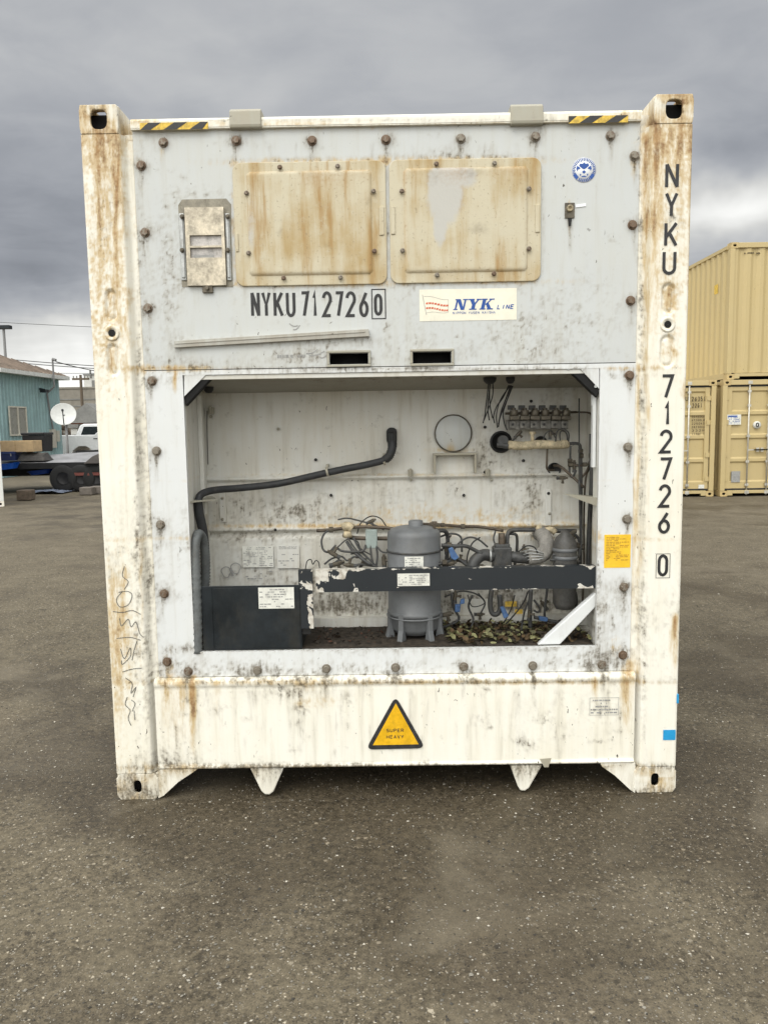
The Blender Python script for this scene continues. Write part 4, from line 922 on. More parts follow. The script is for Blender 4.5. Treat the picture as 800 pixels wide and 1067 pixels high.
def peel(o, f):
    me = o.data; n = len(me.vertices); co = np.empty(n*3, np.float32); me.vertices.foreach_get('co', co); co = co.reshape(-1, 3)
    a = me.attributes.new('peel', 'FLOAT', 'POINT'); a.data.foreach_set('value', np.clip(f(co[:, 0].astype(float), co[:, 2].astype(float)), 0, 1).astype(np.float32))
def shell(name, x0, x1, z0, z1, y0, y1, f, bev=0):
    mb = MB(); mb.sheet(lin(x0, x1, .01), lin(z0, z1, .01), y0); 
    gridquad(mb, (x0, y0, z1), (x1, y0, z1), (x1, y1, z1), (x0, y1, z1), len(lin(x0, x1, .01)), 5)
    gridquad(mb, (x0, y0, z0), (x0, y1, z0), (x1, y1, z0), (x1, y0, z0), 5, len(lin(x0, x1, .01)))
    gridquad(mb, (x1, y0, z0), (x1, y1, z0), (x1, y1, z1), (x1, y0, z1), 5, len(lin(z0, z1, .01)))
    gridquad(mb, (x0, y1, z0), (x0, y0, z0), (x0, y0, z1), (x0, y1, z1), 5, len(lin(z0, z1, .01)))
    o = mb.build(name, MATS['peel'], reefer); peel(o, f); return o
x0, x1, z0, z1 = rect(311.5, 594, 326, 655, .045)
shell('box_bracket', x0, x1, z0, z1, .046, .075, lambda x, z: np.clip((x-x0-.022)/.02, 0, 1)*.85*np.clip((z1-.03-z)/.05, .3, 1))
mb = MB(); a, b, c, d = rect(314, 653, 324, 661, .06); mb.box(a, b, .058, .08, c, d); mb.build('bracket_pad', MATS['cable'], reefer, bev=.002)
tube_px('wire_loop', [(318, 594, .07), (320, 585, .07), (324, 583, .07), (326, 588, .07), (329, 584, .07), (332, 586, .07), (333, 592, .07)], .0022, 'cable')
# guard beam across the front
x0, x1, z0, z1 = rect(329, 592, 623.5, 615, .055)
beam = shell('guard_beam', x0, x1, z0, z1, .055, .10, lambda x, z: np.clip((x0+.068-x)/.045, 0, 1)*.66+.27*np.exp(-((x-x0-.16)/.08)**2)+.42*np.exp(-((z-z1)/.005)**2)+.40*np.exp(-((z-z0)/.004)**2)*(x > x0+.5)+.16*np.exp(-((x-x1+.04)/.02)**2))
beam['label'] = 'slate guard beam with paint peeled off its left end'
o, (a, b, c, d), Ys = decal('paper_label', (414, 597.5, 447.5, 610.5), 'label', .0545, beam)
mb = MB(); fineprint(mb, a+.004, a+.04, c+.004, d-.004, Ys, 5, .5, 5); fineprint(mb, a+.05, b-.004, c+.004, d-.004, Ys, 6, .8, 6); mb.build('label_print', MATS['ink_grey'], o)
# white diagonal brace
mb = MB(); mb.prism(poly_px([(560, 672), (583, 671.5), (623.2, 629), (623.2, 615)], .06), .058, .095); mb.build('diagonal_brace', MATS['white'], reefer, bev=.004)
# brackets on the jambs
mb = MB(); mb.add([P3(585, 514, .12), P3(624, 519, .04), P3(623, 528, .05), P3(598, 516, .30), P3(623, 517, .30)], [(0, 1, 4, 3), (0, 2, 1), (0, 3, 2), (3, 4, 2), (4, 1, 2)]); mb.build('shelf_bracket', MATS['lug'], reefer)
mb = MB(); q = [P3(193, 523, .04), P3(226, 520, .22), P3(222, 517, .40), P3(196, 518, .40)]; mb.add(q+[(a, b, c-.006) for a, b, c in q], [(0, 1, 2, 3), (7, 6, 5, 4), (0, 4, 5, 1), (1, 5, 6, 2)]); mb.build('shelf_bracket', MATS['lug'], reefer)

# compressor
tx, ty = at(431.5, 600, .25)[0], .25
comp = MB(); R_ = .1205
zt = at(431, 549, .20)[1]; zbm = at(431, 668, .20)[1]
prof = [(.001, zt), (.05, zt-.001), (.080, zt-.006), (.104, zt-.014), (R_-.003, zt-.028), (R_, zt-.044), (R_, .97), (R_+.003, .968), (R_+.003, .960), (R_, .957), (R_, .775), (R_+.005, .772), (R_+.005, .760), (R_-.002, .756), (R_-.008, .70), (.09, .672), (.05, .660), (.001, .658)]
mb = MB(); mb.lathe((tx, ty, 0), prof, 48); comp = mb.build('compressor', MATS['tank'], reefer)
mb = MB(); zw = at(431, 577.5, ty-R_)[1]; mb.lathe((tx, ty, 0), [(R_+.0006, zw-.005), (R_+.0045, zw-.003), (R_+.0045, zw+.003), (R_+.0006, zw+.005)], 48); mb.build('weld_band', MATS['dpipe'], comp)
zw = at(431, 647, ty-R_)[1]; mb = MB(); mb.lathe((tx, ty, 0), [(R_+.0056, zw-.003), (R_+.0085, zw-.001), (R_+.0085, zw+.003), (R_+.0056, zw+.005)], 48); mb.build('weld_band', MATS['tank'], comp)
mb = MB(); x_, y_, z_ = P3(452.5, 553, .22); mb.cyl((x_, y_, z_-.02), (x_, y_, z_+.03), .007, 8); mb.box(x_-.012, x_+.012, y_-.01, y_+.01, z_+.0305, z_+.042); mb.build('service_port', MATS['pipe'], comp)
for k, a in enumerate((197, 238, 302, 343, 90)):
    t = math.radians(a); c_, s_ = math.cos(t), math.sin(t); m2 = MB(); r0, r1, r2 = R_-.012, R_+.008, R_+.020; w = .013
    px_, py_ = -s_*w, c_*w
    pr = [(r0, .775), (r0+.018, .775), (r1, .70), (r2, .652), (r1-.03, .652), (r0-.002, .70)]
    vs = [(tx+c_*r+sg*px_, ty+s_*r+sg*py_, z) for sg in (-1, 1) for r, z in pr]; n = len(pr)
    m2.add(vs, [tuple(range(n-1, -1, -1)), tuple(range(n, 2*n))]+[(i, (i+1) % n, (i+1) % n+n, i+n) for i in range(n)])
    m2.build('foot', MATS['tank'], comp, bev=.003)
lathe_px('terminal_cap', 433, 549, .25, [(.033, -.03), (.033, .026), (.030, .030), (.001, .030)], 'tank', comp)
o, (a, b, c, d), Ys = decal('rating_label', (421.5, 580, 441, 591.8), 'label', ty-R_-.0032, comp)
mb = MB(); fineprint(mb, a+.004, b-.004, c+.003, d-.003, Ys, 5, .7, 8); mb.build('label_print', MATS['ink_grey'], o)

# hoses
mb = MB(); mb.tube([P3(*p) for p in [(206, 521, .16), (208, 536, .17), (212, 556, .19), (214, 580, .21), (213.5, 602, .21), (209, 625, .20)]], .021, 14, 8); mb.build('black_hose', MATS['hose'], reefer)
hb = tube_px('black_hose', [(206, 526, .16), (209, 516, .18), (222, 511, .24), (250, 508.5, .33), (290, 504, .38), (330, 495, .38), (360, 488.5, .38), (385, 483.5, .38), (402, 478, .37), (408.5, 466, .37), (408, 452, .41)], .0165, 'hose', n=14)
mb = MB(); P = [P3(*p) for p in [(401, 479, .37), (405.5, 475, .37), (408.5, 467, .37), (408.6, 460, .38)]]
mb.tube(P, .0225, 14, 9, wob=-.18); mb.build('hose_sleeve', MATS['hose'], hb)
x0, x1, z0, z1 = rect(402.5, 445.5, 413.5, 463, .43); mb = MB(); mb.prism(rrect(x0, x1, z0, z1, .021, 6), .425, .444); mb.build('hose_grommet', MATS['cable'], hb, bev=.004)
for a, b in ((341, 491.5), (400, 480)):
    mb = MB(); x, z = at(a, b, .38); mb.cyl((x-.005, .378, z-.001), (x+.005, .378, z+.001), .0215, 16); mb.box(x-.005, x+.005, .375, .445, z+.018, z+.034); mb.build('hose_clip', MATS['lug'], hb, bev=.001)
pts = [(206.3, 680, .045), (205.8, 640, .045), (204.6, 600, .05), (203.8, 575, .06), (204.5, 562, .075), (207.5, 556.5, .11), (211.8, 563, .14), (214, 580, .16), (214.5, 600, .17), (213, 618, .17)]
mb = MB(); P = [P3(a, b, c) for a, b, c in pts]; mb.tube(P, .0215, 16, 12, wob=-.2); gh = mb.build('grey_hose', MATS['ghose'], reefer)

# cable entries in the sloping ceiling and their loose wires
for cx_, cy_, r in ((510, 394.5, .028), (531.5, 399, .019), (217.5, 404, .022)):
    Yc = .20 if cx_ > 400 else .30
    x, z = at(cx_, cy_, Yc); fr = (Yc-(YP+.021))/(YB+.005-(YP+.021)); zc_ = (OZ1+.001)*(1-fr)+CB*fr
    Yc = Yc+(z-zc_)*-4*0; mb = MB(); mb.lathe((x, Yc, zc_-.004), [(.001, -.024), (r*.6, -.022), (r, -.010), (r*1.05, .004)], 20)
    gr = mb.build('cable_grommet', MATS['cable'], reefer)
for k, pts in enumerate([[(509, 396), (507, 415), (505, 432), (503, 441)], [(511, 396), (509, 412), (508, 426), (509.5, 438)], [(513, 396), (513, 412), (507, 430), (504, 438)],
                         [(530, 401), (524, 414), (517, 424), (514, 434), (515, 441)], [(532, 401), (527, 415), (522, 428), (519, 442)], [(533, 402), (528, 417), (524, 430), (525, 440), (528, 448)], [(531, 402), (521, 417), (517, 432), (518, 446)],
                         [(510, 396), (510, 420), (513, 436)], [(534, 402), (530, 412), (521, 434), (519, 445)]]):
    tube_px('loose_wire', [(a, b, .22+.015*k) for a, b in pts], .0028, 'cable', n=6)

# round blanking plate and tray on the back wall
x, z = at(472, 451.5, .44)
mb = MB(); mb.lathe((x, .445, z), [(.083, -.008), (.081, -.0105), (.001, -.0105)], 40, 'y'); bp_ = mb.build('blanking_plate', MATS['panel'], reefer, masks=True)
mb = MB(); mb.lathe((x, .445, z), [(.089, .0), (.089, -.012), (.0845, -.012), (.084, .0)], 40, 'y'); mb.build('plate_rim', MATS['valve'], bp_)
mb = MB(); x0, x1, z0, z1 = rect(451.5, 472, 496, 493, .41)
mb.box(x0, x1, .395, .445, z1-.010, z1); mb.box(x0, x0+.010, .395, .445, z0, z1-.0105); mb.box(x1-.010, x1, .395, .445, z0, z1-.0105); mb.build('tray_bracket', MATS['lug'], reefer, bev=.002)  # darker grey imitates the shade inside the tray

# valve bank: six solenoid valves on a rail
mb = MB(); mb.box(*(at(527, 447, .36)[0], at(591, 447, .36)[0]), .35, .372, at(560, 447.5, .36)[1], at(560, 437, .36)[1]); MATS['clip'] = plain('dirty clip steel', (.17, .165, .15), .5, .3, var=.4, scale=50, dirt=.6); bank = mb.build('valve_bank', MATS['clip'], reefer, bev=.002)
mb = MB(); mb.tube([P3(526, 431, .37), P3(560, 430.5, .37), P3(600, 429.5, .37)], .006, 8, 2)
mb.build('header_tube', MATS['pipe'], bank)
v0 = None
for k, px_ in enumerate((534.5, 545.7, 556.5, 567, 578.3, 588.8)):
    x, z = at(px_, 430.5, .34)
    v = thing('valve', None, None) if False else None
    mb = MB(); mb.cyl((0, 0, -.012), (0, 0, .014), .0195, 14, .0185); mb.cyl((0, 0, .014), (0, 0, .024), .012, 6, .010); mb.box(-.021, .021, -.014, .014, -.030, -.012)
    if v0 is None: o = v0 = mb.build('solenoid_valve', MATS['valve'], bank, bev=.002)
    else: o = v0.copy(); C.objects.link(o); o.parent = bank
    o.location = (x, .325, z); o.rotation_euler = (0, .05*((k*7) % 3-1), 0)
    mb = MB(); mb.box(x-.019, x+.010, .335, .349, z-.068, z-.034); mb.build('valve_clip', MATS['clip'], bank, bev=.002)
    mb = MB(); mb.cyl((x-.003, .335, z-.051), (x-.003, .328, z-.051), .006, 6); mb.build('clip_screw', MATS['cable'], bank)
    mb = MB(); mb.box(x-.024, x+.006, .345, .36, z+.016, z+.036); mb.build('coil_tab', MATS['dpipe'], bank, bev=.002)
# manifold wrapped in yellowed insulation
mb = MB(); mb.tube([P3(529, 463.5, .34), P3(545, 464.5, .33), P3(562, 463, .33), P3(578, 463.5, .33), P3(591.5, 462.5, .34)], .0195, 14, 6, wob=.06); man = mb.build('wrapped_manifold', MATS['insul'], reefer)
mb = MB(); x, z = at(554.5, 453, .33); mb.cyl((x, .33, z-.03), (x, .33, z+.010), .008, 10); mb.cyl((x-.014, .33, z+.008), (x+.014, .33, z+.008), .007, 10); mb.build('stub_valve', MATS['insul'], man)
for nm, px_, py_, r in (('wall_port', 521.5, 460.5, .052), ('wall_port', 577, 489, .032), ('wall_port', 563, 461, .03), ('wall_port', 563.5, 557, .033)):
    lathe_px(nm, px_, py_, .445, [(r, .0), (r, -.01), (r*.8, -.012), (r*.78, -.002), (.001, -.002)], 'cable', reefer, 'y', 24)
mb = MB(); mb.cyl(P3(524, 459, .33), P3(523, 459, .42), .024, 16); mb.cyl(P3(518, 463, .35), P3(530, 465, .33), .014, 12); mb.build('port_fitting', MATS['dpipe'], reefer, bev=.002)
# pipework
PIPES = [
 ('pipe', .0045, [(600, 429.5, .37), (612, 430, .36), (616, 434, .34), (617, 455, .34), (617, 480, .34), (610, 498, .33), (608, 540, .33), (608, 590, .33), (606, 640, .33)]),
 ('dpipe', .011, [(616, 452, .30), (616, 475, .30), (616, 505, .30), (614, 540, .30), (612, 600, .28)]),
 ('dpipe', .0035, [(603, 415, .30), (603, 460, .30), (603, 500, .30), (604, 560, .30)]),
 ('dpipe', .007, [(591.5, 462.5, .34), (597, 462, .33), (603, 463, .33), (604.5, 470, .33), (605, 500, .32), (605, 545, .31), (604, 600, .30)]),
 ('pipe', .005, [(570, 466, .34), (569.5, 480, .35), (570, 489, .36), (577, 490, .40)]),
 ('pipe', .0065, [(577, 485, .43), (583, 486, .36), (592, 493, .34), (602, 502, .32), (608, 508, .31)]),
 ('dpipe', .005, [(594, 465, .33), (593.5, 480, .34), (593, 492, .34), (596, 497, .33), (600, 490, .32)]),
 ('dpipe', .0035, [(584, 466, .33), (583, 452, .33), (586, 449, .33), (590, 452, .33), (591, 462, .33)]),
 ('dpipe', .0035, [(578, 466, .32), (580, 450, .32), (586, 447, .32), (592, 451, .31), (592, 460, .31)]),
 ('dpipe', .003, [(565, 461, .34), (568, 452, .34), (574, 449, .34), (578, 456, .34)]),
 ('dpipe', .005, [(533, 460, .35), (538, 455, .36), (543, 450, .37)]),
 ('pipe', .0045, [(594, 484, .33), (602, 485, .32), (612, 484, .32), (615, 478, .31)]),
 ('pipe', .0045, [(604, 500, .32), (610, 492, .32), (614, 484, .32)]),
 # over the tank to the right
 ('pipe', .0075, [(440, 546, .28), (450, 546.5, .30), (461, 547, .32), (482, 548.5, .36), (500, 549, .38), (524, 553, .38)]),
 ('dpipe', .010, [(452, 554, .30), (462, 553, .32), (466, 558, .34), (466, 572, .35), (465, 586, .35)]),
 ('dpipe', .010, [(528, 569, .30), (529, 556, .31), (534, 552.5, .32), (550, 552, .32), (566, 552, .33)]),
 ('dpipe', .011, [(566, 552, .33), (580, 553, .33), (595, 553.5, .33), (600, 553.5, .33)]),
 ('dpipe', .007, [(531, 556, .33), (537, 557, .33), (538.5, 562, .34), (538, 575, .35), (536, 590, .36)]),
 ('dpipe', .009, [(460, 568, .20), (474, 569, .21), (485, 569, .22), (494, 573, .23), (502, 577, .23)]),
 ('dpipe', .008, [(456, 588, .20), (468, 585, .22), (476, 582, .24), (488, 590, .24)]),
 ('pipe', .008, [(330, 553, .33), (345, 552, .33), (362, 550, .32), (380, 549, .31), (402, 550, .30), (417, 552, .28)]),
 ('pipe', .010, [(357, 557, .33), (370, 560.5, .33), (390, 561, .32), (407, 561, .30)]),
 ('dpipe', .005, [(344, 552, .33), (338, 556, .32), (335, 564, .31), (337, 573, .30), (343, 575, .29), (350, 568, .29)]),
 ('dpipe', .004, [(352, 541.5, .36), (362, 540, .36), (376, 543, .35), (390, 547, .33), (400, 552, .32)]),
 ('dpipe', .0075, [(361, 564, .30), (368, 574, .28), (378, 583, .26), (386, 588, .25)]),
 ('dpipe', .0055, [(344, 577, .28), (350, 571, .28), (356, 574, .27), (366, 575, .27), (378, 574, .27), (381, 568, .28)]),
 ('dpipe', .0055, [(347, 588, .27), (354, 584, .27), (362, 590, .27), (376, 588, .27), (390, 590, .26)]),
 ('dpipe', .005, [(386, 568, .29), (387, 580, .28), (390, 592, .27)]),
 ('dpipe', .005, [(392, 568, .29), (393, 580, .28), (392, 592, .27)]),
 ('dpipe', .004, [(393, 570, .29), (398, 575, .27), (405, 576, .25)]),
 ('cable', .004, [(460, 574, .22), (468, 560, .24), (470, 558, .24)]),
 ('dpipe', .006, [(575, 578, .20), (590, 580, .20), (602, 580, .21), (603, 572, .24)]),
 ('dpipe', .006, [(573, 583, .20), (590, 585.5, .20), (604, 585, .21)]),
 ('dpipe', .006, [(584, 559, .28), (592, 556, .28), (600, 558, .28), (603, 565, .28), (598, 568, .28)]),
 ('dpipe', .0055, [(603, 500, .27), (605, 540, .27), (605, 575, .26), (602, 590, .26)]),
 # below the beam
 ('dpipe', .012, [(512, 614, .25), (510.5, 628, .25), (512, 638, .25), (517, 640, .25), (521, 634, .25), (520, 620, .25)]),
 ('cable', .0035, [(550, 616, .30), (545, 628, .30), (536, 640, .28), (527, 650, .26)]),
 ('cable', .004, [(553, 620, .28), (547, 635, .26), (544, 648, .22), (543, 657, .2)]),
 ('dpipe', .010, [(553, 614, .27), (552, 630, .27), (552, 650, .27), (552, 662, .27)]),
 ('dpipe', .005, [(556, 625, .30), (562, 634, .30), (560, 638, .30), (556, 636, .30)]),
 ('dpipe', .008, [(556, 643, .27), (564, 645, .27), (574, 647, .27), (585, 649, .27)]),
 ('dpipe', .006, [(470, 618, .30), (472, 632, .30), (478, 645, .30), (466, 652, .30), (460, 653, .3)]),
 ('pipe', .005, [(462, 655, .33), (500, 655, .34), (540, 653, .34), (575, 655, .34)]),
 ('cable', .0025, [(487, 620, .3), (492, 632, .3), (505, 628, .3), (498, 618, .3)]),
]
for m_, r, pts in PIPES:
    tube_px('cable' if m_ == 'cable' else 'pipe', pts, r, m_, n=8)
# flare nuts and elbows along the pipes
for a, b, Y, r in ((450, 546.5, .30, .011), (482, 548.5, .36, .012), (461, 547, .32, .010), (345, 552, .33, .014), (437, 547, .27, .01), (604.5, 470, .33, .011), (605, 475, .32, .012), (594, 484, .33, .012), (615, 483, .31, .012),
                   (593.5, 480, .34, .010), (616, 475, .30, .017), (605, 570, .27, .013), (602, 568, .28, .014), (463, 586, .2, .013), (456, 547, .3, .009), (609, 484, .31, .01), (468, 568, .21, .013), (566, 646, .27, .014)):
    x, y, z = P3(a, b, Y); mb = MB(); mb.cyl((x-.010, y, z), (x+.010, y, z), r, 6); mb.build('flare_nut', MATS['valve'], reefer, bev=.001)
# insulated joint at the upper left of the tank
mb = MB(); mb.tube([P3(357, 550, .31), P3(362, 548, .31), P3(367, 551, .31)], .020, 10, 4, wob=.1); mb.tube([P3(358, 556, .31), P3(362, 557, .31), P3(366, 556, .31)], .017, 10, 4, wob=.1); mb.build('taped_joint', MATS['insul'], reefer)
x0, x1, z0, z1 = rect(381, 551.5, 393, 571, .30); mb = MB(); mb.box(x0, x1, .285, .315, z0, z1); mb.build('pressure_switch', plain('grey green switch box', (.28, .33, .31), .5, dirt=.4, scale=20), reefer, bev=.003)
# service valves: hex body, side stub, stem and cap
def service_valve(a, b, Y, s, ang, m='valve', m2='dpipe'):
    x, y, z = P3(a, b, Y); c_, q_ = math.cos(ang), math.sin(ang); V_ = lambda u, v: (x+s*(u*c_-v*q_), y, z+s*(u*q_+v*c_))
    mb = MB(); mb.cyl(V_(-1.6, 0), V_(1.4, 0), s*.85, 6); mb.cyl(V_(1.4, 0), V_(2.3, 0), s*.5, 10); mb.cyl(V_(0, 0), V_(0, -1.9), s*.55, 10); mb.cyl(V_(0, -1.9), V_(0, -2.6), s*.75, 6)
    o = mb.build('service_valve', MATS[m], reefer, bev=.0015)
    mb = MB(); mb.cyl(V_(-2.9, 0), V_(-1.6, 0), s*.95, 8, s*.75); mb.build('stem_cap', MATS[m2], o, bev=.0015)
for v in ((347, 577, .27, .013, 2.6), (352, 587, .27, .014, .3), (372, 576, .28, .010, 0), (400, 584, .27, .013, 1.6), (387, 543, .34, .010, .4), (364, 589, .25, .012, 3.0), (378, 586, .29, .010, 1.1),
          (469, 587, .22, .013, .2), (464, 571, .25, .010, 1.7), (479, 584, .27, .011, 2.9), (500, 590, .27, .011, 0), (541, 590, .24, .011, .1), (545, 572, .30, .010, 1.4), (595, 556, .28, .012, .6), (600, 590, .27, .012, 1.6),
          (466, 640, .27, .013, .2), (474, 621, .30, .011, 1.5), (500, 640, .36, .010, 0), (566, 630, .33, .011, 2.2), (462, 607, .3, .012, 1.2), (551, 640, .25, .010, 1.5), (598, 485, .33, .011, 1.57), (586, 498, .36, .010, 0), (573, 452, .35, .009, 1.5), (540, 452, .36, .009, .8)):
    service_valve(*v)
for pts, r in (([(466, 592, .33), (470, 578, .34), (478, 566, .35), (488, 560, .36), (498, 562, .36), (508, 570, .35)], .0045), ([(486, 592, .28), (487, 578, .30), (492, 566, .31), (500, 560, .32)], .0035), ([(516, 553, .37), (514, 562, .36), (517, 570, .35)], .004),
               ([(540, 575, .22), (548, 569, .22), (556, 570, .22), (560, 576, .21)], .0035), ([(463, 622, .33), (480, 616, .34), (496, 619, .34), (505, 628, .34), (500, 640, .33)], .004), ([(490, 655, .3), (493, 645, .32), (488, 632, .33), (492, 620, .33)], .005),
               ([(402, 548, .34), (396, 540, .36), (386, 538, .37), (376, 545, .37), (372, 556, .36)], .0028), ([(352, 570, .3), (362, 562, .31), (372, 564, .31), (376, 572, .3), (386, 578, .28)], .003), ([(368, 560, .29), (376, 574, .28), (388, 586, .27), (394, 592, .26)], .005),
               ([(362, 560, .28), (371, 573, .27), (382, 585, .26), (392, 591, .25)], .004), ([(338, 588, .3), (346, 582, .3), (356, 580, .29), (362, 584, .28), (370, 580, .27), (382, 583, .27)], .0045), ([(568, 592, .31), (570, 610, .31), (567, 640, .31), (570, 655, .31)], .006),
               ([(596, 610, .25), (600, 622, .25), (599, 636, .25), (592, 645, .25)], .007), ([(536, 620, .33), (532, 635, .33), (524, 650, .32)], .003), ([(456, 560, .33), (470, 556, .35), (480, 560, .36), (481, 575, .36)], .005)):
    tube_px('pipe', pts, r, 'dpipe' if r > .0037 else 'cable', n=7)
# shut-off valve block and elbows right of the tank
x0, x1, z0, z1 = rect(513.5, 570, 532.5, 594, .26); mb = MB(); mb.box(x0, x1, .24, .31, z0, z1); blk = mb.build('valve_block', MATS['dpipe'], reefer, bev=.006)
a, b, c, d = rect(515.5, 567, 531, 571, .26); mb = MB(); mb.box(a, b, .25, .30, d-.02, d+.0); mb.build('block_cap', MATS['dpipe'], blk, bev=.004)
mb = MB(); x, y, z = P3(522.5, 568, .27); mb.cyl((x, y, z), (x, y, z+.055), .016, 16); mb.build('block_stem', MATS['pipe'], blk, bev=.002)
mb = MB(); mb.tube([P3(513, 580, .26), P3(505, 578, .25), P3(498, 581, .24), P3(493, 588, .23), P3(492, 600, .22)], .027, 14, 6); mb.build('suction_elbow', MATS['dpipe'], reefer)
mb = MB(); x, y, z = P3(510.5, 579, .255); mb.cyl((x-.004, y, z), (x+.004, y, z), .031, 20); mb.build('hose_band', MATS['galv'], reefer)
mb = MB(); mb.tube([P3(532, 580, .27), P3(540, 581, .26), P3(552, 582, .26)], .025, 12, 5, wob=.05); mb.build('suction_pipe', MATS['dpipe'], reefer)
mb = MB(); mb.tube([P3(550, 581, .25), P3(560, 580, .25), P3(567, 575, .25), P3(569, 566, .26), P3(565, 557, .30), P3(562, 556, .40)], .034, 14, 5, wob=.05); mb.build('foam_elbow', MATS['foam'], reefer)
mb = MB(); mb.tube([P3(560, 549, .32), P3(565, 553, .30), P3(574, 552, .30), P3(578, 555, .30)], .014, 10, 5, wob=.15); mb.build('taped_joint', MATS['insul'], reefer)
for k in range(4): tube_px('capillary_tube', [(543+k*2, 575+k*3, .235), (551, 573+k*3.4, .222), (560, 574+k*3, .212), (566, 577+k*1.5, .215)], .0022, 'galv', n=6)
mb = MB(); x, y, z = P3(588, 600, .22); rz = .052
mb.lathe((x, y, 0), [(.001, 1.13), (.018, 1.128), (.022, 1.118), (.040, 1.10), (rz, 1.075), (rz+.001, 1.02), (rz, .85), (rz, .80), (.04, .775), (.001, .768)], 28)
rec = mb.build('liquid_receiver', plain('dusty grey vessel', (.085, .083, .078), .55, var=.3, scale=14, dirt=.4), reefer)
for zz in (1.045, 1.01):
    mb = MB(); mb.lathe((x, y, 0), [(rz+.0005, zz-.008), (rz+.004, zz-.006), (rz+.004, zz+.006), (rz+.0005, zz+.008)], 28); mb.build('receiver_strap', MATS['tank'], rec)
# plastic valve caps and tags
for pts, Y in (([(467, 572), (471, 570), (478, 581), (474, 584), (470, 582)], .19), ([(521, 633), (525, 632), (530, 642), (525, 645)], .22), ([(474, 630), (480, 630), (479, 638), (474, 638)], .26), ([(480, 625), (484, 624), (484, 629), (479, 630)], .26), ([(561, 642), (571, 644), (570, 648), (562, 647)], .25)):
    mb = MB(); mb.prism(poly_px(pts, Y), Y, Y+.018); mb.build('valve_cap', MATS['bluetag'], reefer, bev=.003)
for px_ in ((526, 626.5, 538, 632), (536, 635, 544, 639.5)):
    o, _, _ = decal('yellow_label', px_, 'hyellow', .424, reefer)
for px_ in ((476, 624, 512, 645), (493, 646, 520, 652)): decal('faded_label', px_, 'inner', .432, reefer)
# notices stuck to the back wall
o, (a, b, c, d), Ys = decal('wall_notice', (253, 569, 285, 591), 'label', .427, reefer)
mb = MB(); fineprint(mb, a+.004, (a+b)/2, c+.004, d-.02, Ys, 9, .6, 31); fineprint(mb, (a+b)/2+.006, b-.004, c+.004, d-.02, Ys, 9, .6, 32); fineprint(mb, a+.02, b-.01, d-.018, d-.004, Ys, 2, .8, 33); mb.build('notice_print', MATS['ink_grey'], o)
o, (a, b, c, d), Ys = decal('wall_notice', (289, 568, 312, 592), 'inner', .4275, reefer)
mb = MB(); fineprint(mb, a+.01, b-.01, d-.02, d-.004, Ys, 3, .9, 34); fineprint(mb, a+.004, b-.004, c, d-.03, Ys, 8, .2, 35); mb.build('notice_print', MATS['ink_grey'], o)
mb = MB(); a, b, c, d = rect(256, 594, 284, 604, .43); fineprint(mb, a, b, c, d, .426, 4, .4, 36); mb.build('faded_print', MATS['ink_grey'], reefer)
mb = MB()
for px_, py_ in ((236, 596), (246, 592)):
    x, z = at(px_, py_, .43); stroke(mb, [(x+.022*math.cos(t)*(1+.2*math.sin(3*t)), z+.026*math.sin(t)) for t in np.linspace(0, 2*PI, 16)], .004, .4255)
a = at(240, 592, .43); stroke(mb, [a, at(243, 600, .43)], .010, .425); mb.build('torn_sticker_mark', MATS['ink_grey'], reefer)
# studs and strips on the back wall
for px_, py_ in ((220, 434, ), (329, 479), (287, 552), (290, 447), (505, 492), (545, 480), (428, 500), (512, 500), (483, 516), (571, 514), (572, 535), (232, 519), (232, 541), (345, 516), (553, 418), (505, 445)):
    x, z = at(px_, py_, .44); mb = MB(); mb.lathe((x, .438, z), [(.007, .004), (.007, -.004), (.001, -.006)], 10, 'y'); mb.build('stud', MATS['cable'] if (px_ % 2) else MATS['lug'], reefer)
for px_ in ((229, 514, 236, 544), (568, 510, 574, 548)):
    a, b, c, d = rect(*px_, .44); mb = MB(); mb.box(a, b, .438, .4505, c, d); mb.build('wall_strip', MATS['inner'], reefer, bev=.002)
for px_, py_ in ((427.5, 492), (508, 492), (220, 427)):
    x, z = at(px_, py_, .42); mb = MB(); mb.box(x-.012, x+.012, .41, .445, z-.018, z+.012); mb.cyl((x, .41, z-.02), (x, .40, z+.018), .006, 8); mb.build('pipe_clip', MATS['lug'], reefer, bev=.003)
tube_px('cable', [(216, 428, .43), (216, 450, .43), (217, 484, .43)], .002, 'cable', n=6)

# --- body behind the front: walls, roof, floor, rails, rear frame
def side_wall(s):
    ys = np.arange(.20, LEN-.18, .045); mb = MB(); 
    off = np.array([0, 0, .012, .012]*((len(ys)//4)+1))[:len(ys)]
    Z = lin(.30, 2.74, .4); n = len(Z)
    vs = [(s*(HW-.018-o_), y, z) for y, o_ in zip(ys, off) for z in Z]
    mb.add(vs, [(i*n+j, i*n+j+1, (i+1)*n+j+1, (i+1)*n+j) for i in range(len(ys)-1) for j in range(n-1)])
    return mb.build('side_wall', MATS['white'], reefer)
for s in (-1, 1):
    side_wall(s)
    a, b = sorted((s*(HW-.002), s*(HW-.062)))
    mb = MB(); mb.box(a, b, .1785, LEN-.1785, .14, .30); mb.build('bottom_rail', MATS['cream'], reefer, bev=.004)
    mb = MB(); mb.box(a, b, .1785, LEN-.1785, 2.74, 2.86); mb.build('top_rail', MATS['cream'], reefer, bev=.004)
    a, b = sorted((s*HW, s*(HW-.155))); mb = MB(); mb.box(a, b, LEN-.16, LEN-.002, .12, HH-.12); mb.build('corner_post', MATS['cream'], reefer, bev=.006)
mb = MB(); mb.box(-HW+.063, HW-.063, .185, LEN-.03, 2.80, 2.842); mb.build('roof', MATS['white'], reefer)
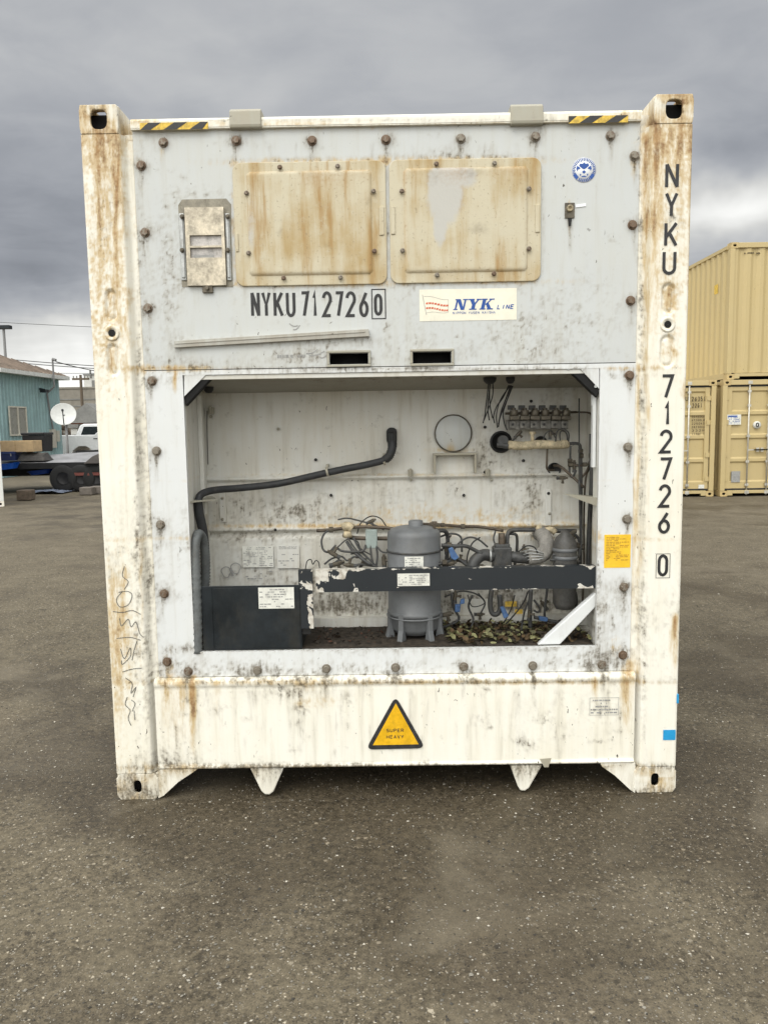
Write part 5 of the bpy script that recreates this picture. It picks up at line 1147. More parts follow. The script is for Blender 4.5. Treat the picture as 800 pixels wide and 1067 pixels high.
mb = MB(); mb.box(-HW+.07, HW-.07, .47, .52, .16, 2.79); mb.box(-1.05, 1.05, .05, .47, 2.70, 2.79); mb.build('bulkhead', MATS['inner'], reefer)
mb = MB(); mb.box(-HW+.07, HW-.07, .13, LEN-.03, .160, .20)
for y in np.arange(.5, LEN-.3, .45): mb.box(-HW+.065, HW-.065, y, y+.06, .142, .1595)
mb.build('floor', MATS['slate'], reefer)
mb = MB(); mb.box(-HW+.156, HW-.156, LEN-.06, LEN-.02, .14, 2.80); mb.build('rear_doors', MATS['white'], reefer)

# --- leaves and soil lying in the compartment
def leaves():
    L = []; cols = []; mb = MB()
    def leaf(x, y, z, s, c):
        a = rng.uniform(0, 2*PI); tl = rng.normal(0, .45); tr = rng.normal(0, .45); n = 8
        R = Matrix.Rotation(a, 3, 'Z') @ Matrix.Rotation(tl, 3, 'X') @ Matrix.Rotation(tr, 3, 'Y')
        cu = rng.uniform(-.5, .6); vs = []
        vs.append(R @ Vector((0, 0, 0))*1)
        for k in range(n):
            t = 2*PI*k/n; u, v = s*math.cos(t), s*.62*math.sin(t)*(1-.25*math.cos(t)); vs.append(R @ Vector((u, v, cu*(v*v+.4*u*u)/s)))
        mb.add([(x+v.x, y+v.y, z+v.z) for v in vs], [(0, 1+k, 1+(k+1) % n) for k in range(n)]); cols.extend([(*c, 1)]*(n+1))
    for k in range(900):
        if k < 640: x = rng.uniform(.24, .70); y = rng.uniform(.075, .40)
        elif k < 780: x = rng.uniform(-.36, .0); y = rng.uniform(.1, .40)
        else: x = rng.uniform(.6, .86); y = rng.uniform(.08, .40)
        h = .656+.030*rng.random()**1.5*(1 if x > .2 else .3)
        p = rng.random()
        if x < .1: c = (.075, .035, .022) if p < .2 else ((.05, .035, .024) if p < .6 else (.03, .024, .018))
        else: c = (.27, .265, .13) if p < .22 else ((.13, .125, .06) if p < .45 else ((.09, .06, .03) if p < .8 else (.035, .028, .02)))
        c = np.array(c)*rng.uniform(.7, 1.2); leaf(x, y, h, rng.uniform(.008, .020)*(.6 if x < .1 else 1), c)
    o = mb.build('fallen_leaves', MATS['leaf'], None, merge=False); set_tone(o, cols)
    tag(o, 'dry green and brown leaves lying on the floor of the open compartment', 'leaves', kind='stuff')
    mb = MB(); X = lin(-.5, .868, .012); Yg = lin(.06, .44, .012); xx, yy = np.meshgrid(X, Yg, indexing='ij')
    zz = .6515+.022*fbm(xx*22, yy*22, 4)*np.clip((yy-.05)/.1, 0, 1)*np.where(xx > .2, 1, .5)
    m = len(Yg); mb.add(np.stack([xx, yy, zz], -1).reshape(-1, 3), [(i*m+j, (i+1)*m+j, (i+1)*m+j+1, i*m+j+1) for i in range(len(X)-1) for j in range(m-1)])
    o = mb.build('soil_litter', plain('dark leaf soil', (.035, .027, .019), .9, var=.5, scale=40, bump=.6), None)
    tag(o, 'dark damp soil spread under the leaves in the compartment', 'soil', kind='stuff')
leaves()
# ================================================================ GROUND
def graded(lo, hi, c0, c1, fine, growth=1.25):
    g = list(np.arange(c0, c1, fine)); s = fine; v = c1
    while v < hi: g.append(v); s *= growth; v += s
    g.append(hi); s = fine; v = c0-fine; pre = []
    while v > lo: pre.append(v); s *= growth; v -= s
    pre.append(lo); return np.array(pre[::-1]+g)
gx = graded(-700, 700, -4, 4, .05); gy = graded(-300, 1200, -3, 3.5, .05)
xx, yy = np.meshgrid(gx, gy, indexing='ij')
zz = .030*(fbm(xx*1.3+9, yy*1.3, 4)-.5)+.010*(fbm(xx*7, yy*7, 3)-.5)
near = np.hypot(np.maximum(abs(xx)-.0, 0), 0); pad = np.clip((np.hypot(np.minimum(abs(xx-1.14), abs(xx+1.14)), yy-.08)-.12)/.5, 0, 1)
zz = zz*pad*np.clip(1.5-np.hypot(xx, yy)/60, 0, 1)-.004*pad
n = len(gy); mb = MB(); mb.smooth = True
mb.add(np.stack([xx, yy, zz], -1).reshape(-1, 3), [(i*n+j, (i+1)*n+j, (i+1)*n+j+1, i*n+j+1) for i in range(len(gx)-1) for j in range(n-1)])
gr = mb.build('ground', MATS['ground'], None, merge=False); tag(gr, kind='structure')
dm = .5*np.exp(-((abs(xx)-1.15)/.35)**2-((yy-.1)/.4)**2)+.9*np.exp(-(((xx-.1)/1.7)**2+((yy-.25)/.75)**2))+.5*np.exp(-(((xx-.7)/.5)**2+((yy+.15)/.35)**2))+.45*np.exp(-(((xx+.5)/.5)**2+((yy+.25)/.3)**2))-.35*np.exp(-(((xx-.05)/.35)**2+((yy+.05)/.18)**2))+.5*np.exp(-(((xx-2.6)/1.2)**2+((yy-1.2)/2.2)**2))  # damp patches, plus contact shade painted round the front castings
dm = np.clip(dm, 0, 1)
a = gr.data.attributes.new('damp', 'FLOAT', 'POINT'); a.data.foreach_set('value', dm.ravel().astype(np.float32))

def stones():
    base = np.array([(1, 0, 0), (-1, 0, 0), (0, 1, 0), (0, -1, 0), (0, 0, 1), (0, 0, -1)], float)
    fc = np.array([(0, 2, 4), (2, 1, 4), (1, 3, 4), (3, 0, 4), (2, 0, 5), (1, 2, 5), (3, 1, 5), (0, 3, 5)])
    N = 36000; V = []; cols = []
    r = .0017+.0042*rng.random(N)**5+.0014*rng.random(N); 
    big = rng.random(N) < .003; r[big] = rng.uniform(.005, .010, big.sum())
    y = -2.1+8.0*rng.random(N)**1.7; half = .75+.62*(y+3.2); x = rng.uniform(-1, 1, N)*half
    V = base[None]*r[:, None, None]*rng.uniform(.55, 1.3, (N, 6, 1))*np.array([1, 1, .55])
    an = rng.random(N)*2*PI; c, s_ = np.cos(an)[:, None], np.sin(an)[:, None]
    X = V[:, :, 0]*c-V[:, :, 1]*s_; Y = V[:, :, 0]*s_+V[:, :, 1]*c
    gz = .030*(fbm(x*1.3+9, y*1.3, 4)-.5)+.010*(fbm(x*7, y*7, 3)-.5)
    pd = np.clip((np.hypot(np.minimum(abs(x-1.14), abs(x+1.14)), y-.08)-.12)/.5, 0, 1); gz = gz*pd-.004*pd
    VV = np.stack([X+x[:, None], Y+y[:, None], V[:, :, 2]+(gz+r*.2)[:, None]], -1).reshape(-1, 3)
    F = (fc[None]+np.arange(N)[:, None, None]*6).reshape(-1, 3)
    p = rng.random(N); t = np.where(p < .16, rng.uniform(.28, .50, N), np.where(p < .80, rng.uniform(.13, .27, N), rng.uniform(.03, .08, N)))
    cols = np.repeat(np.stack([t, t*.93, t*.79, np.ones(N)], -1), 6, axis=0)
    me = bpy.data.meshes.new('loose_stones'); me.from_pydata(VV.tolist(), [], F.tolist()); me.materials.append(MATS['stones']); me.update()
    o = bpy.data.objects.new('loose_stones', me); C.objects.link(o); set_tone(o, cols)
    tag(o, 'small pale and dark stone chips scattered over the asphalt', 'gravel', kind='stuff')
stones()

# ================================================================ TAN CONTAINERS (right)
TAN = paint('tan container paint', (.50, .40, .205), warm=(.50, .38, .16), yellow=.25, grime=.10, rough=.45)
TAN2 = plain('tan castings', (.50, .38, .18), .5, var=.12, scale=8, dirt=.25)
ROD = plain('galvanised lock rod', (.55, .53, .47), .4, .5, var=.15, scale=10)
GASK = plain('black door gasket', (.03, .03, .03), .7, bump=0)
TINK = plain('dark brown stencil', (.10, .075, .035), .6, bump=0)
def castings(root, hw, h, ln, m):
    for sx_ in (-1, 1):
        for y0, fr in ((0, -1), (ln-.178, 1)):
            for z0 in (0, h-.118):
                x0, x1 = sorted((sx_*hw, sx_*(hw-.162))); mb = MB(); cx, cz = (x0+x1)/2, z0+.059; yf = y0 if fr < 0 else y0+.178; sg = -fr
                mb.holed(.081, .059, .012, (.036, .026), lambda u, v, w: (cx+u, yf+sg*w, cz+v), 16)
                ya, yb = (y0+.0125, y0+.178) if fr < 0 else (y0, y0+.1655)
                mb.box(x0, x0+.012, ya, yb, z0, z0+.118); mb.box(x1-.012, x1, ya, yb, z0, z0+.118); mb.box(x0+.0125, x1-.0125, ya, yb, z0, z0+.012); mb.box(x0+.0125, x1-.0125, ya, yb, z0+.106, z0+.118)
                o = mb.build('corner_casting', m, root)
                mb = MB(); ym = y0+.09; mb.box(x0+.02, x1-.02, ym, ym+.01, z0+.02, z0+.10); mb.build('casting_shade_block', MATS['black'], o)  # black plate standing in for the shade behind the hole
def corrug(root, name, side, hw, h, ln, m, pitch=.278, dep=.036):
    prof = []; a, b = (.10, ln-.10) if side else (-hw+.09, hw-.09); p = a
    while p < b-pitch:
        prof += [(p, 0), (p+pitch*.26, 0), (p+pitch*.5, dep), (p+pitch*.76, dep)]; p += pitch
    prof += [(p, 0), (b, 0)]; mb = MB(); z0, z1 = .14, h-.10
    def pt(q, d, z):
        if side: return (side*(hw-.012-d), q, z)
        return (q, .03+d, z)
    n = len(prof); mb.add([pt(q, d, z) for z in (z0, z1) for q, d in prof], [(i, i+1, n+i+1, n+i) for i in range(n-1)])
    return mb.build(name, m, root)
def dry_container(label, loc, h, ln, doors, rz=0.0):
    hw = 1.219; root = thing('shipping_container', label, 'shipping container', loc, rz, 'tan shipping containers')
    castings(root, hw, h, ln, TAN2)
    for s in (-1, 1):
        corrug(root, 'side_wall', s, hw, h, ln, TAN)
        a, b = sorted((s*hw, s*(hw-.10)))
        for y0, y1 in ((.001, .12), (ln-.12, ln-.001)):
            mb = MB(); mb.box(a, b, y0, y1, .1185, h-.1185); mb.build('corner_post', TAN, root, bev=.01)
        a, b = sorted((s*(hw-.001), s*(hw-.06))); mb = MB(); mb.box(a, b, .179, ln-.179, .02, .14); mb.build('bottom_rail', TAN, root); mb = MB(); mb.box(a, b, .179, ln-.179, h-.10, h-.03); mb.build('top_rail', TAN, root)
    mb = MB(); mb.box(-hw+.061, hw-.061, .02, ln-.02, h-.045, h-.035); mb.build('roof', TAN, root)
    mb = MB(); mb.box(-hw+.061, hw-.061, .10, ln-.10, .10, .139); mb.build('floor', GASK, root)
    mb = MB(); mb.box(-hw+.163, hw-.163, .004, .09, h-.11, h-.005); mb.build('header_beam', TAN, root, bev=.006)
    # sill with its black forklift slots / underside
    mb = MB(); mb.box(-hw+.163, -hw+.27, .004, .09, .02, .13); mb.box(hw-.27, hw-.163, .004, .09, .02, .13); mb.box(-hw+.27, hw-.27, .004, .09, .065, .13); mb.build('sill_beam', TAN, root, bev=.004)
    mb = MB(); mb.box(-hw+.05, hw-.05, ln-.05, ln-.02, .12, h-.1); mb.build('rear_wall', TAN, root)
    if not doors:
        corrug(root, 'end_wall', 0, hw, h, ln, TAN); return root
    for s in (-1, 1):
        z0, z1 = .17, h-.15; xa, xb = sorted((s*.012, s*(hw-.115))); mb = MB()
        prof = [(z0, 0)]; zz_ = z0+.12; k = 4; ph = (z1-z0-.16)/k
        for i in range(k):
            prof += [(zz_+.02, 0), (zz_+.055, .032), (zz_+ph-.075, .032), (zz_+ph-.04, 0)]; zz_ += ph
        prof += [(z1, 0)]; n = len(prof); xi0, xi1 = xa+.10, xb-.10
        mb.add([(x, .055+d, z) for x in (xi0, xi1) for z, d in prof], [(i, i+1, n+i+1, n+i) for i in range(n-1)])
        mb.box(xa, xi0, .045, .10, z0, z1); mb.box(xi1, xb, .045, .10, z0, z1)
        d_ = mb.build('door', TAN, root)
        mb = MB(); mb.box(xa-.010, xb+.010, .052, .075, z1+.0005, z1+.035); mb.box(xa-.010, xb+.010, .052, .075, z0-.03, z0-.0005); e0, e1 = (xa-.011, xa-.0005) if s < 0 else (xb+.0005, xb+.011); mb.box(e0, e1, .052, .075, z0, z1)
        mb.build('door_gasket', GASK, d_)
        for rx_ in (.22, .645):
            x = s*rx_; mb = MB(); mb.cyl((x, .022, .03), (x, .022, h-.03), .017, 12)
            for z in (.25, .75, h*.52, h-.55, h-.25): mb.box(x-.035, x+.035, .006, .044, z-.025, z+.025)
            rd = mb.build('lock_rod', ROD, d_)
            mb = MB(); hx_ = -s*.0+(.24 if rx_ > .5 else -.0); zh = 1.0
            dx = -s*.42 if rx_ > .5 else s*.30
            mb.box(min(x, x+dx), max(x, x+dx), -.004, .004, zh-.012, zh+.014); mb.box(x+dx*.72-.03, x+dx*.72+.03, .0045, .043, zh-.04, zh+.045); mb.build('door_handle', ROD, rd)
            for z in (.09, h-.06):
                mb = MB(); mb.box(x-.045, x+.045, -.004, .0035, z-.035, z+.035); mb.build('cam_keeper', ROD, rd)
        for z in (.38, h*.36, h*.64, h-.38):
            mb = MB(); x = s*(hw-.10); mb.box(x-.085, x+.05, .028, .0445, z-.05, z+.05); mb.cyl((x+s*.03, .022, z-.055), (x+s*.03, .022, z+.055), .014, 8); mb.build('hinge', TAN, d_)
    return root
YC = 13.4
lowR = dry_container('lower right tan container with closed doors, a pale sticker and a round decal', (7.17+1.219, YC, 0), 2.50, 6.06, True)
lowL = dry_container('tan container with closed doors and a stencilled number, partly behind the old white one', (7.05-1.219, YC+.05, 0), 2.50, 6.06, True)
upR = dry_container('tan corrugated container stacked on top of the others', (7.245+1.219, YC+.02, 2.503), 2.84, 6.06, False)
def onroot(root, px, Y):                     # pixel rectangle on the front of a container, in its own coordinates
    x0, x1, z0, z1 = rect(*px, Y); return x0-root.location.x, x1-root.location.x, z0-root.location.z, z1-root.location.z
def child(root, ch): return [c for c in root.children if c.name.split('.')[0] == ch]
dL = [c for c in child(lowR, 'door')][0]
for px, m_, nm in (((757, 432, 771.5, 442.5), 'label', 'door_sticker'), ((761.5, 491, 770.5, 502.5), 'ink_grey', 'vent_grille')):
    x0, x1, z0, z1 = onroot(lowR, px, YC+.04); mb = MB(); mb.box(x0, x1, .038, .0425, z0, z1); mb.box(x0+.01, x1-.01, .0425, .0865, z0+.01, z1-.01)
    o = mb.build(nm, MATS[m_], dL)
    if nm == 'door_sticker':
        mb = MB(); fineprint(mb, x0+.02, x1-.02, z0+.02, z1-.05, .0365, 4, .6, 2); mb.box(x0+.02, x1-.08, .0362, .0370, z1-.05, z1-.02); mb.build('sticker_print', MATS['blue'], o)
mb = MB(); x0, x1, z0, z1 = onroot(lowR, (785, 438, 792, 447.5), YC+.04); mb.lathe(((x0+x1)/2, .040, (z0+z1)/2), [(.001, -.003), (.078, -.003), (.078, .045)], 20, 'y'); o = mb.build('round_decal', MATS['label'], dL)
mb = MB(); glyph(mb, '0', (x0+x1)/2-.035, (x0+x1)/2+.035, (z0+z1)/2-.05, (z0+z1)/2+.05, .025, .0355); mb.build('decal_print', MATS['ink'], o)
dR = [c for c in child(lowL, 'door')][1]; YR = .0540
def tx(s_, px, th, m=TINK, nm='stencilled_number'):
    x0, x1, z0, z1 = onroot(lowL, px, YC+.05+YR); mb = MB(); text(mb, s_, x0, x1, z0, z1, YR-.006, th, .3); return mb.build(nm, m, dR)
tx('263514 8', (720, 413, 744, 418.2), .018); tx('22G1', (720.5, 420, 731, 425), .018)
tx('U', (713.5, 413, 716.5, 418), .018)
for k, s_ in enumerate(('30480KG', '67200LB', '2250KG', '28230KG', '332M', '1170CFT')):
    tx(s_, (720, 433+3.6*k, 733.5, 435.4+3.6*k), .010, nm='weight_stencil')
x0, x1, z0, z1 = onroot(lowL, (727, 505, 733, 509), YC+.1); mb = MB(); mb.box(x0, x1, .040, .0445, z0, z1); mb.build('small_plate', MATS['label'], dR)
x0, x1, z0, z1 = onroot(upR, (746.5, 303, 749, 311), YC+1.5)
mb = MB(); mb.box(-1.2075, -1.2055, .62, .80, 1.9, 2.1); mb.build('yellow_sticker', MATS['hyellow'], upR)
mb = MB(); mb.box(-.93, -.90, .0262, .0292, 2.60, 2.63); mb.box(-.86, -.72, .0262, .0292, 2.61, 2.635); mb.box(-.68, -.60, .0262, .0292, 2.60, 2.63); mb.build('stencil_marks', TINK, upR)

# ================================================================ LEFT BACKGROUND
def px_at(px, py, dist):                      # point at this photo pixel, dist metres away along y from the camera
    x, z = at(px, py, CY+dist); return x, CY+dist, z
# teal metal shed with hipped roof
TEAL = plain('faded teal metal siding', (.25, .375, .385), .55, var=.10, scale=1.5, bump=0, dirt=.12)
TRIM = plain('pale fascia', (.62, .64, .62), .5, bump=0, dirt=.2)
shed_x, shed_y = -14.05, 24.8; Ws, Ds, Hs = 9.0, 4.5, 3.85
shed = thing('metal_shed', 'teal corrugated metal shed with brown hipped roof behind the trailer', 'building', (shed_x, shed_y, 0))
ang = math.radians(5)
shed.rotation_euler = (0, 0, -ang*.9)
mb = MB()
def ribs(a, b, pitch, dep, fn):
    p = []; q = a
    while q < b-pitch: p += [(q, 0), (q+pitch*.6, 0), (q+pitch*.7, dep), (q+pitch*.9, dep)]; q += pitch
    p += [(b, 0)]; n = len(p); mb.add([fn(u, d, z) for z in (0, Hs) for u, d in p], [(i, i+1, n+i+1, n+i) for i in range(n-1)])
ribs(0, Ds, .23, .035, lambda u, d, z: (d, u, z)); ribs(0, Ws, .23, .035, lambda u, d, z: (-u, -d, z)); ribs(0, Ws, .23, .035, lambda u, d, z: (-u, Ds+d, z)); ribs(0, Ds, .23, .035, lambda u, d, z: (-Ws-d, u, z))
mb.build('wall', TEAL, shed)
ov = .28; e0, e1, f0, f1 = -Ws-ov, ov+.05, -ov, Ds+ov; yr = Ds/2; hp = (f1-f0)/2; rh = 1.02
ROOF = plain('rusty brown roof sheet', (.22, .175, .14), .6, var=.25, scale=2, bump=0, dirt=.5)
mb = MB(); A, B, D_, E_ = (e1, f0, Hs), (e1, f1, Hs), (e0, f1, Hs), (e0, f0, Hs); R1, R2 = (e1-hp, yr, Hs+rh), (e0+hp, yr, Hs+rh)
def up(p, d=.10): return (p[0], p[1], p[2]+d)
mb.add([up(v) for v in (A, B, D_, E_, R1, R2)], [(0, 1, 4), (1, 2, 5, 4), (2, 3, 5), (3, 0, 4, 5)]); roof = mb.build('roof', ROOF, shed)
mb = MB()                                                        # standing seams
for k in range(1, 16):
    y = f0+(f1-f0)*k/16; t = 1-abs(y-yr)/hp; a, b = np.array([e1, y, Hs+.12]), np.array([e1-hp*t, y, Hs+.12+rh*t]); mb.cyl(a, b, .022, 4)
mb.build('roof_seam', ROOF, shed)
mb = MB(); mb.box(e1-.02, e1+.02, f0, f1, Hs-.05, Hs+.095); mb.box(e0, e1-.021, f0-.02, f0+.02, Hs-.05, Hs+.095); mb.box(e0, e1-.021, f1-.02, f1+.02, Hs-.05, Hs+.095); mb.box(e0+.02, e1-.021, f0+.021, f1-.021, Hs-.04, Hs-.02); mb.build('fascia', TRIM, shed)
GLS = plain('dim window blind', (.24, .24, .21), .3, bump=0, scale=1, var=.05)
mb = MB(); y0, y1, z0, z1 = .55, 1.75, 1.52, 3.0 if False else 2.62
for a, b, c, d in ((y0, y1, z1-.05, z1), (y0, y1, z0, z0+.05), (y0, y0+.05, z0+.0505, z1-.0505), (y1-.05, y1, z0+.0505, z1-.0505), ((y0+y1)/2-.03, (y0+y1)/2+.03, z0+.0505, z1-.0505)): mb.box(.036, .075, a, b, c, d)
wi = mb.build('window', plain('tan window frame', (.55, .53, .45), .5, bump=0), shed); mb = MB(); mb.box(.037, .045, y0+.051, y1-.051, z0+.051, z1-.051); mb.build('pane', GLS, wi)
mb = MB(); mb.box(.036, .16, 3.42, 3.72, 1.0, 1.75); mb.box(.036, .20, 3.75, 3.95, 1.25, 1.7); mb.build('meter_box', plain('grey beige meter box', (.42, .40, .34), .5, bump=0), shed)
mb = MB(); mb.cyl((.10, 3.6, 1.751), (.10, 3.45, 2.4), .035, 8); mb.cyl((.10, 3.45, 2.4), (.10, 3.3, 3.2), .035, 8); mb.cyl((.10, 3.3, 3.2), (.42, 3.3, 3.45), .035, 8); mb.cyl((.42, 3.3, 3.45), (.42, 3.3, 4.55), .035, 8); mb.cyl((.42, 3.3, 4.55), (.56, 3.3, 4.50), .06, 8); mb.build('service_mast', plain('grey conduit', (.18, .18, .18), .5, bump=0), shed)
mb = MB(); mb.cyl((.04, 2.9, 3.35), (.30, 2.75, 3.30), .05, 8); mb.box(.2, .42, 2.6, 2.85, 3.2, 3.32); mb.build('floodlight', MATS['slate'], shed)

# satellite dish on a post
x, y, z = px_at(66.5, 431.5, 27.0)
dish = thing('satellite_dish', 'white satellite dish on a thin post in front of the shed corner', 'satellite dish', (x, y, 0))
mb = MB(); n = 32; dn = np.array((.35, -1, .28)); dn /= np.linalg.norm(dn); u = np.cross(dn, (0, 0, 1)); u /= np.linalg.norm(u); w = np.cross(u, dn); vs = [np.array((0, 0, z))-dn*.0]
rr = [(.0, .08), (.14, .07), (.28, .035), (.39, 0), (.405, -.006), (.39, .012)]
vs = []
for r, dd in rr:
    for k in range(n): t = 2*PI*k/n; vs.append(np.array((0, 0, z))-dn*dd+u*r*math.cos(t)*1.04+w*r*math.sin(t)*.98)
mb.smooth = True; mb.add(vs, [(k*n+i, k*n+(i+1) % n, (k+1)*n+(i+1) % n, (k+1)*n+i) for k in range(len(rr)-1) for i in range(n)]); mb.build('reflector', plain('pale dish', (.62, .63, .61), .5, bump=0, var=.05), dish)
mb = MB(); c0 = np.array((0, 0, z))-w*.38; c1 = np.array((0, 0, z))+dn*.42+w*.0; mb.cyl(c0, c1, .018, 6); mb.cyl(c1, c1+dn*.09, .04, 10); mb.build('feed_arm', MATS['slate'], dish)
mb = MB(); mb.cyl((.02, .12, 0), (.02, .12, z-.1), .045, 10); mb.cyl((.02, .12, z-.1), tuple(np.array((0, 0, z))-dn*.08), .03, 8); mb.build('post', plain('grey post', (.20, .20, .20), .5, bump=0), dish)
# antenna / light mast behind the shed roof
x, y, z = px_at(4, 341, 46)
tw = thing('light_mast', 'thin grey mast with a flat head rising behind the shed roof', 'mast', (x, y, 0))
mb = MB(); mb.cyl((0, 0, 0), (0, 0, z), .10, 8, .07); mb.build('pole', plain('grey mast', (.22, .22, .22), .5, bump=0), tw); mb = MB(); mb.box(-.5, .42, -.2, .2, z-.10, z+.10); mb.build('lamp_head', MATS['slate'], tw)

# white pickup behind the trailer
WPA = plain('white car paint', (.78, .79, .79), .2, var=.02, bump=0, spec=.6); GLD = plain('dark car glass', (.015, .018, .02), .08, bump=0, spec=.8); CHR = plain('dark trim', (.05, .05, .05), .4, bump=0); TYR = plain('tyre rubber', (.02, .02, .02), .8, bump=0)
px_, py_, pz_ = px_at(81, 470, 34.6); px_ -= .95
truck = thing('pickup_truck', 'white pickup truck parked beyond the trailer, seen beside the shed', 'pickup truck', (px_, py_, 0))
mb = MB()     # side profile in XZ, tail at x = 0, nose to the right
body = [(0, .62), (0, 1.38), (.03, 1.42), (1.72, 1.40), (1.74, 1.42), (1.90, 1.55), (2.6, 1.50), (4.15, 1.36), (4.25, 1.40), (5.45, 1.26), (5.66, 1.10), (5.70, .60), (5.2, .48), (5.12, .75), (4.85, .93), (4.5, .93), (4.25, .75), (4.15, .48), (1.72, .48), (1.62, .75), (1.35, .93), (1.0, .93), (.75, .75), (.65, .52)]
mb.prism([(a*1, b*1.05) for a, b in body], 0, 1.95); bd = mb.build('body', WPA, truck, bev=.05)
mb = MB(); cab = [(.90, 1.44), (.93, 1.62), (1.06, 1.93), (1.20, 1.99), (2.9, 1.99), (3.15, 1.94), (4.05, 1.40)]; CB_ = [(a if a > 3 else a, b) for a, b in cab]
vs = []
for yy_, ins in ((.02, 0), (1.93, 0)):
    for a, b in CB_: vs.append((a, yy_+(.18 if yy_ < 1 else -.18)*((b-1.4)/.6), b))
n = len(CB_); mb.add(vs, [tuple(range(n)), tuple(range(2*n-1, n-1, -1))]+[(i, i+n, (i+1) % n+n, (i+1) % n) for i in range(n)]); cbo = mb.build('cab', WPA, truck, bev=.05)
for a0, a1, b0, b1, sl_ in ((1.13, 1.98, 1.24, 1.95, 0), (2.06, 2.98, 2.06, 2.86, 0)):
    mb = MB(); zq0, zq1 = 1.50, 1.86; y_ = lambda z: .02+.18*((z-1.4)/.6)-.006
    mb.add([(a0, y_(zq0), zq0), (a1, y_(zq0), zq0), (b1, y_(zq1), zq1), (b0, y_(zq1), zq1)], [(0, 1, 2, 3)]); mb.build('window', GLD, cbo)
    mb = MB(); mb.add([(a0, 1.95-y_(zq0)+0, zq0), (a1, 1.95-y_(zq0), zq0), (b1, 1.95-y_(zq1), zq1), (b0, 1.95-y_(zq1), zq1)], [(3, 2, 1, 0)]); mb.build('window', GLD, cbo)
mb = MB(); mb.box(2.9, 3.12, -.22, -.02, 1.42, 1.62); mb.build('mirror', CHR, truck, bev=.03)
for hx_ in (1.70, 2.62): mb = MB(); mb.box(hx_, hx_+.18, -.02, .0, 1.30, 1.34); mb.build('door_handle', CHR, truck)
mb = MB(); mb.box(-.03, .04, -.008, .05, 1.0, 1.33); mb.build('tail_light', plain('red tail lamp', (.35, .02, .02), .3, bump=0), truck)
for wx in (1.18, 4.68):
    for wy in (.02, 1.70):
        mb = MB(); mb.lathe((wx, wy, .40), [(.22, 0), (.38, .0), (.40, .03), (.40, .20), (.38, .23), (.22, .23)], 24, 'y'); w_ = mb.build('wheel', TYR, truck); mb = MB(); mb.lathe((wx, wy, .40), [(.001, .03), (.20, .02), (.225, -.001), (.225, .02)], 20, 'y'); mb.build('rim', ROD, w_)

# flatbed trailer
tx0, ty0, tz0 = px_at(-30, 480, 20.8)
tr = thing('flatbed_trailer', 'long dark flatbed trailer with worn grey deck standing before the shed', 'trailer', (tx0, ty0, 0))
DECK = plain('worn grey deck', (.25, .25, .26), .55, var=.25, scale=2, dirt=.35); DBL = plain('black trailer steel', (.014, .014, .015), .6, var=.3, scale=3, bump=0)
Lt = 7.0; dz = .80
mb = MB(); mb.box(0, Lt, 0, .10, dz-.16, dz); mb.box(0, Lt, 2.3, 2.4, dz-.16, dz); mb.box(0, Lt, .6, .75, dz-.38, dz-.165); mb.box(0, Lt, 1.65, 1.8, dz-.38, dz-.165)
for k in range(14): mb.box(.1+k*.52, .18+k*.52, .101, 2.299, dz-.14, dz-.04)
mb.build('chassis', DBL, tr)
mb = MB(); q0 = 2.0
mb.add([(0, .101, dz-.005), (q0, .101, dz-.005), (Lt, .101, dz+.02), (Lt, 2.35, dz+.36), (q0, 2.35, dz+.20), (0, 2.35, dz+.08)], [(0, 1, 4, 5), (1, 2, 3, 4)]); mb.build('deck', DECK, tr)
mb = MB(); mb.box(Lt-2.55, Lt-2.5, 2.36, 2.40, dz, dz+.3); mb.add([(1.9, y_, z_) for y_ in (2.36, 2.42) for z_ in (dz+.0, dz+.25)]+[(Lt, y_, z_) for y_ in (2.36, 2.42) for z_ in (dz+.0, dz+.46)], [(0, 1, 3, 2), (4, 6, 7, 5), (0, 4, 5, 1), (2, 3, 7, 6), (1, 5, 7, 3), (0, 2, 6, 4)]); mb.build('side_board', DBL, tr)
mb = MB(); 
fx = px_at(87, 480, 20.7)[0]-tx0
mb.prism([(fx, dz-.04), (fx+.25, dz+.16), (fx+.45, dz+.24), (fx+1.6, dz+.24), (fx+1.9, dz+.1), (fx+1.9, dz-.04), (fx+1.6, dz-.02), (fx+1.45, dz+.08), (fx+.6, dz+.08), (fx+.4, dz-.04)], -.12, .0); mb.build('mudguard', plain('dirty mudguard', (.10, .09, .085), .6, dirt=.5), tr, bev=.02)
for wx in (px_at(64, 495, 20.7)[0]-tx0, px_at(83, 495, 20.7)[0]-tx0, px_at(99, 495, 20.7)[0]-tx0):
    for wy in (-.02, 1.95):
        mb = MB(); mb.lathe((wx, wy, .37), [(.17, .02), (.34, .0), (.37, .03), (.37, .2), (.34, .23), (.17, .21)], 24, 'y'); w_ = mb.build('wheel', TYR, tr); mb = MB(); mb.lathe((wx, wy, .37), [(.001, .05), (.15, .05), (.185, .01), (.185, .03)], 18, 'y'); mb.build('rim', DBL, w_)
rx_ = px_at(76, 490, 20.7)[0]-tx0; mb = MB(); mb.box(rx_, rx_+1.2, -.01, .05, .44, .52); mb.build('axle_beam', plain('dull red beam', (.16, .05, .04), .6, bump=0), tr)
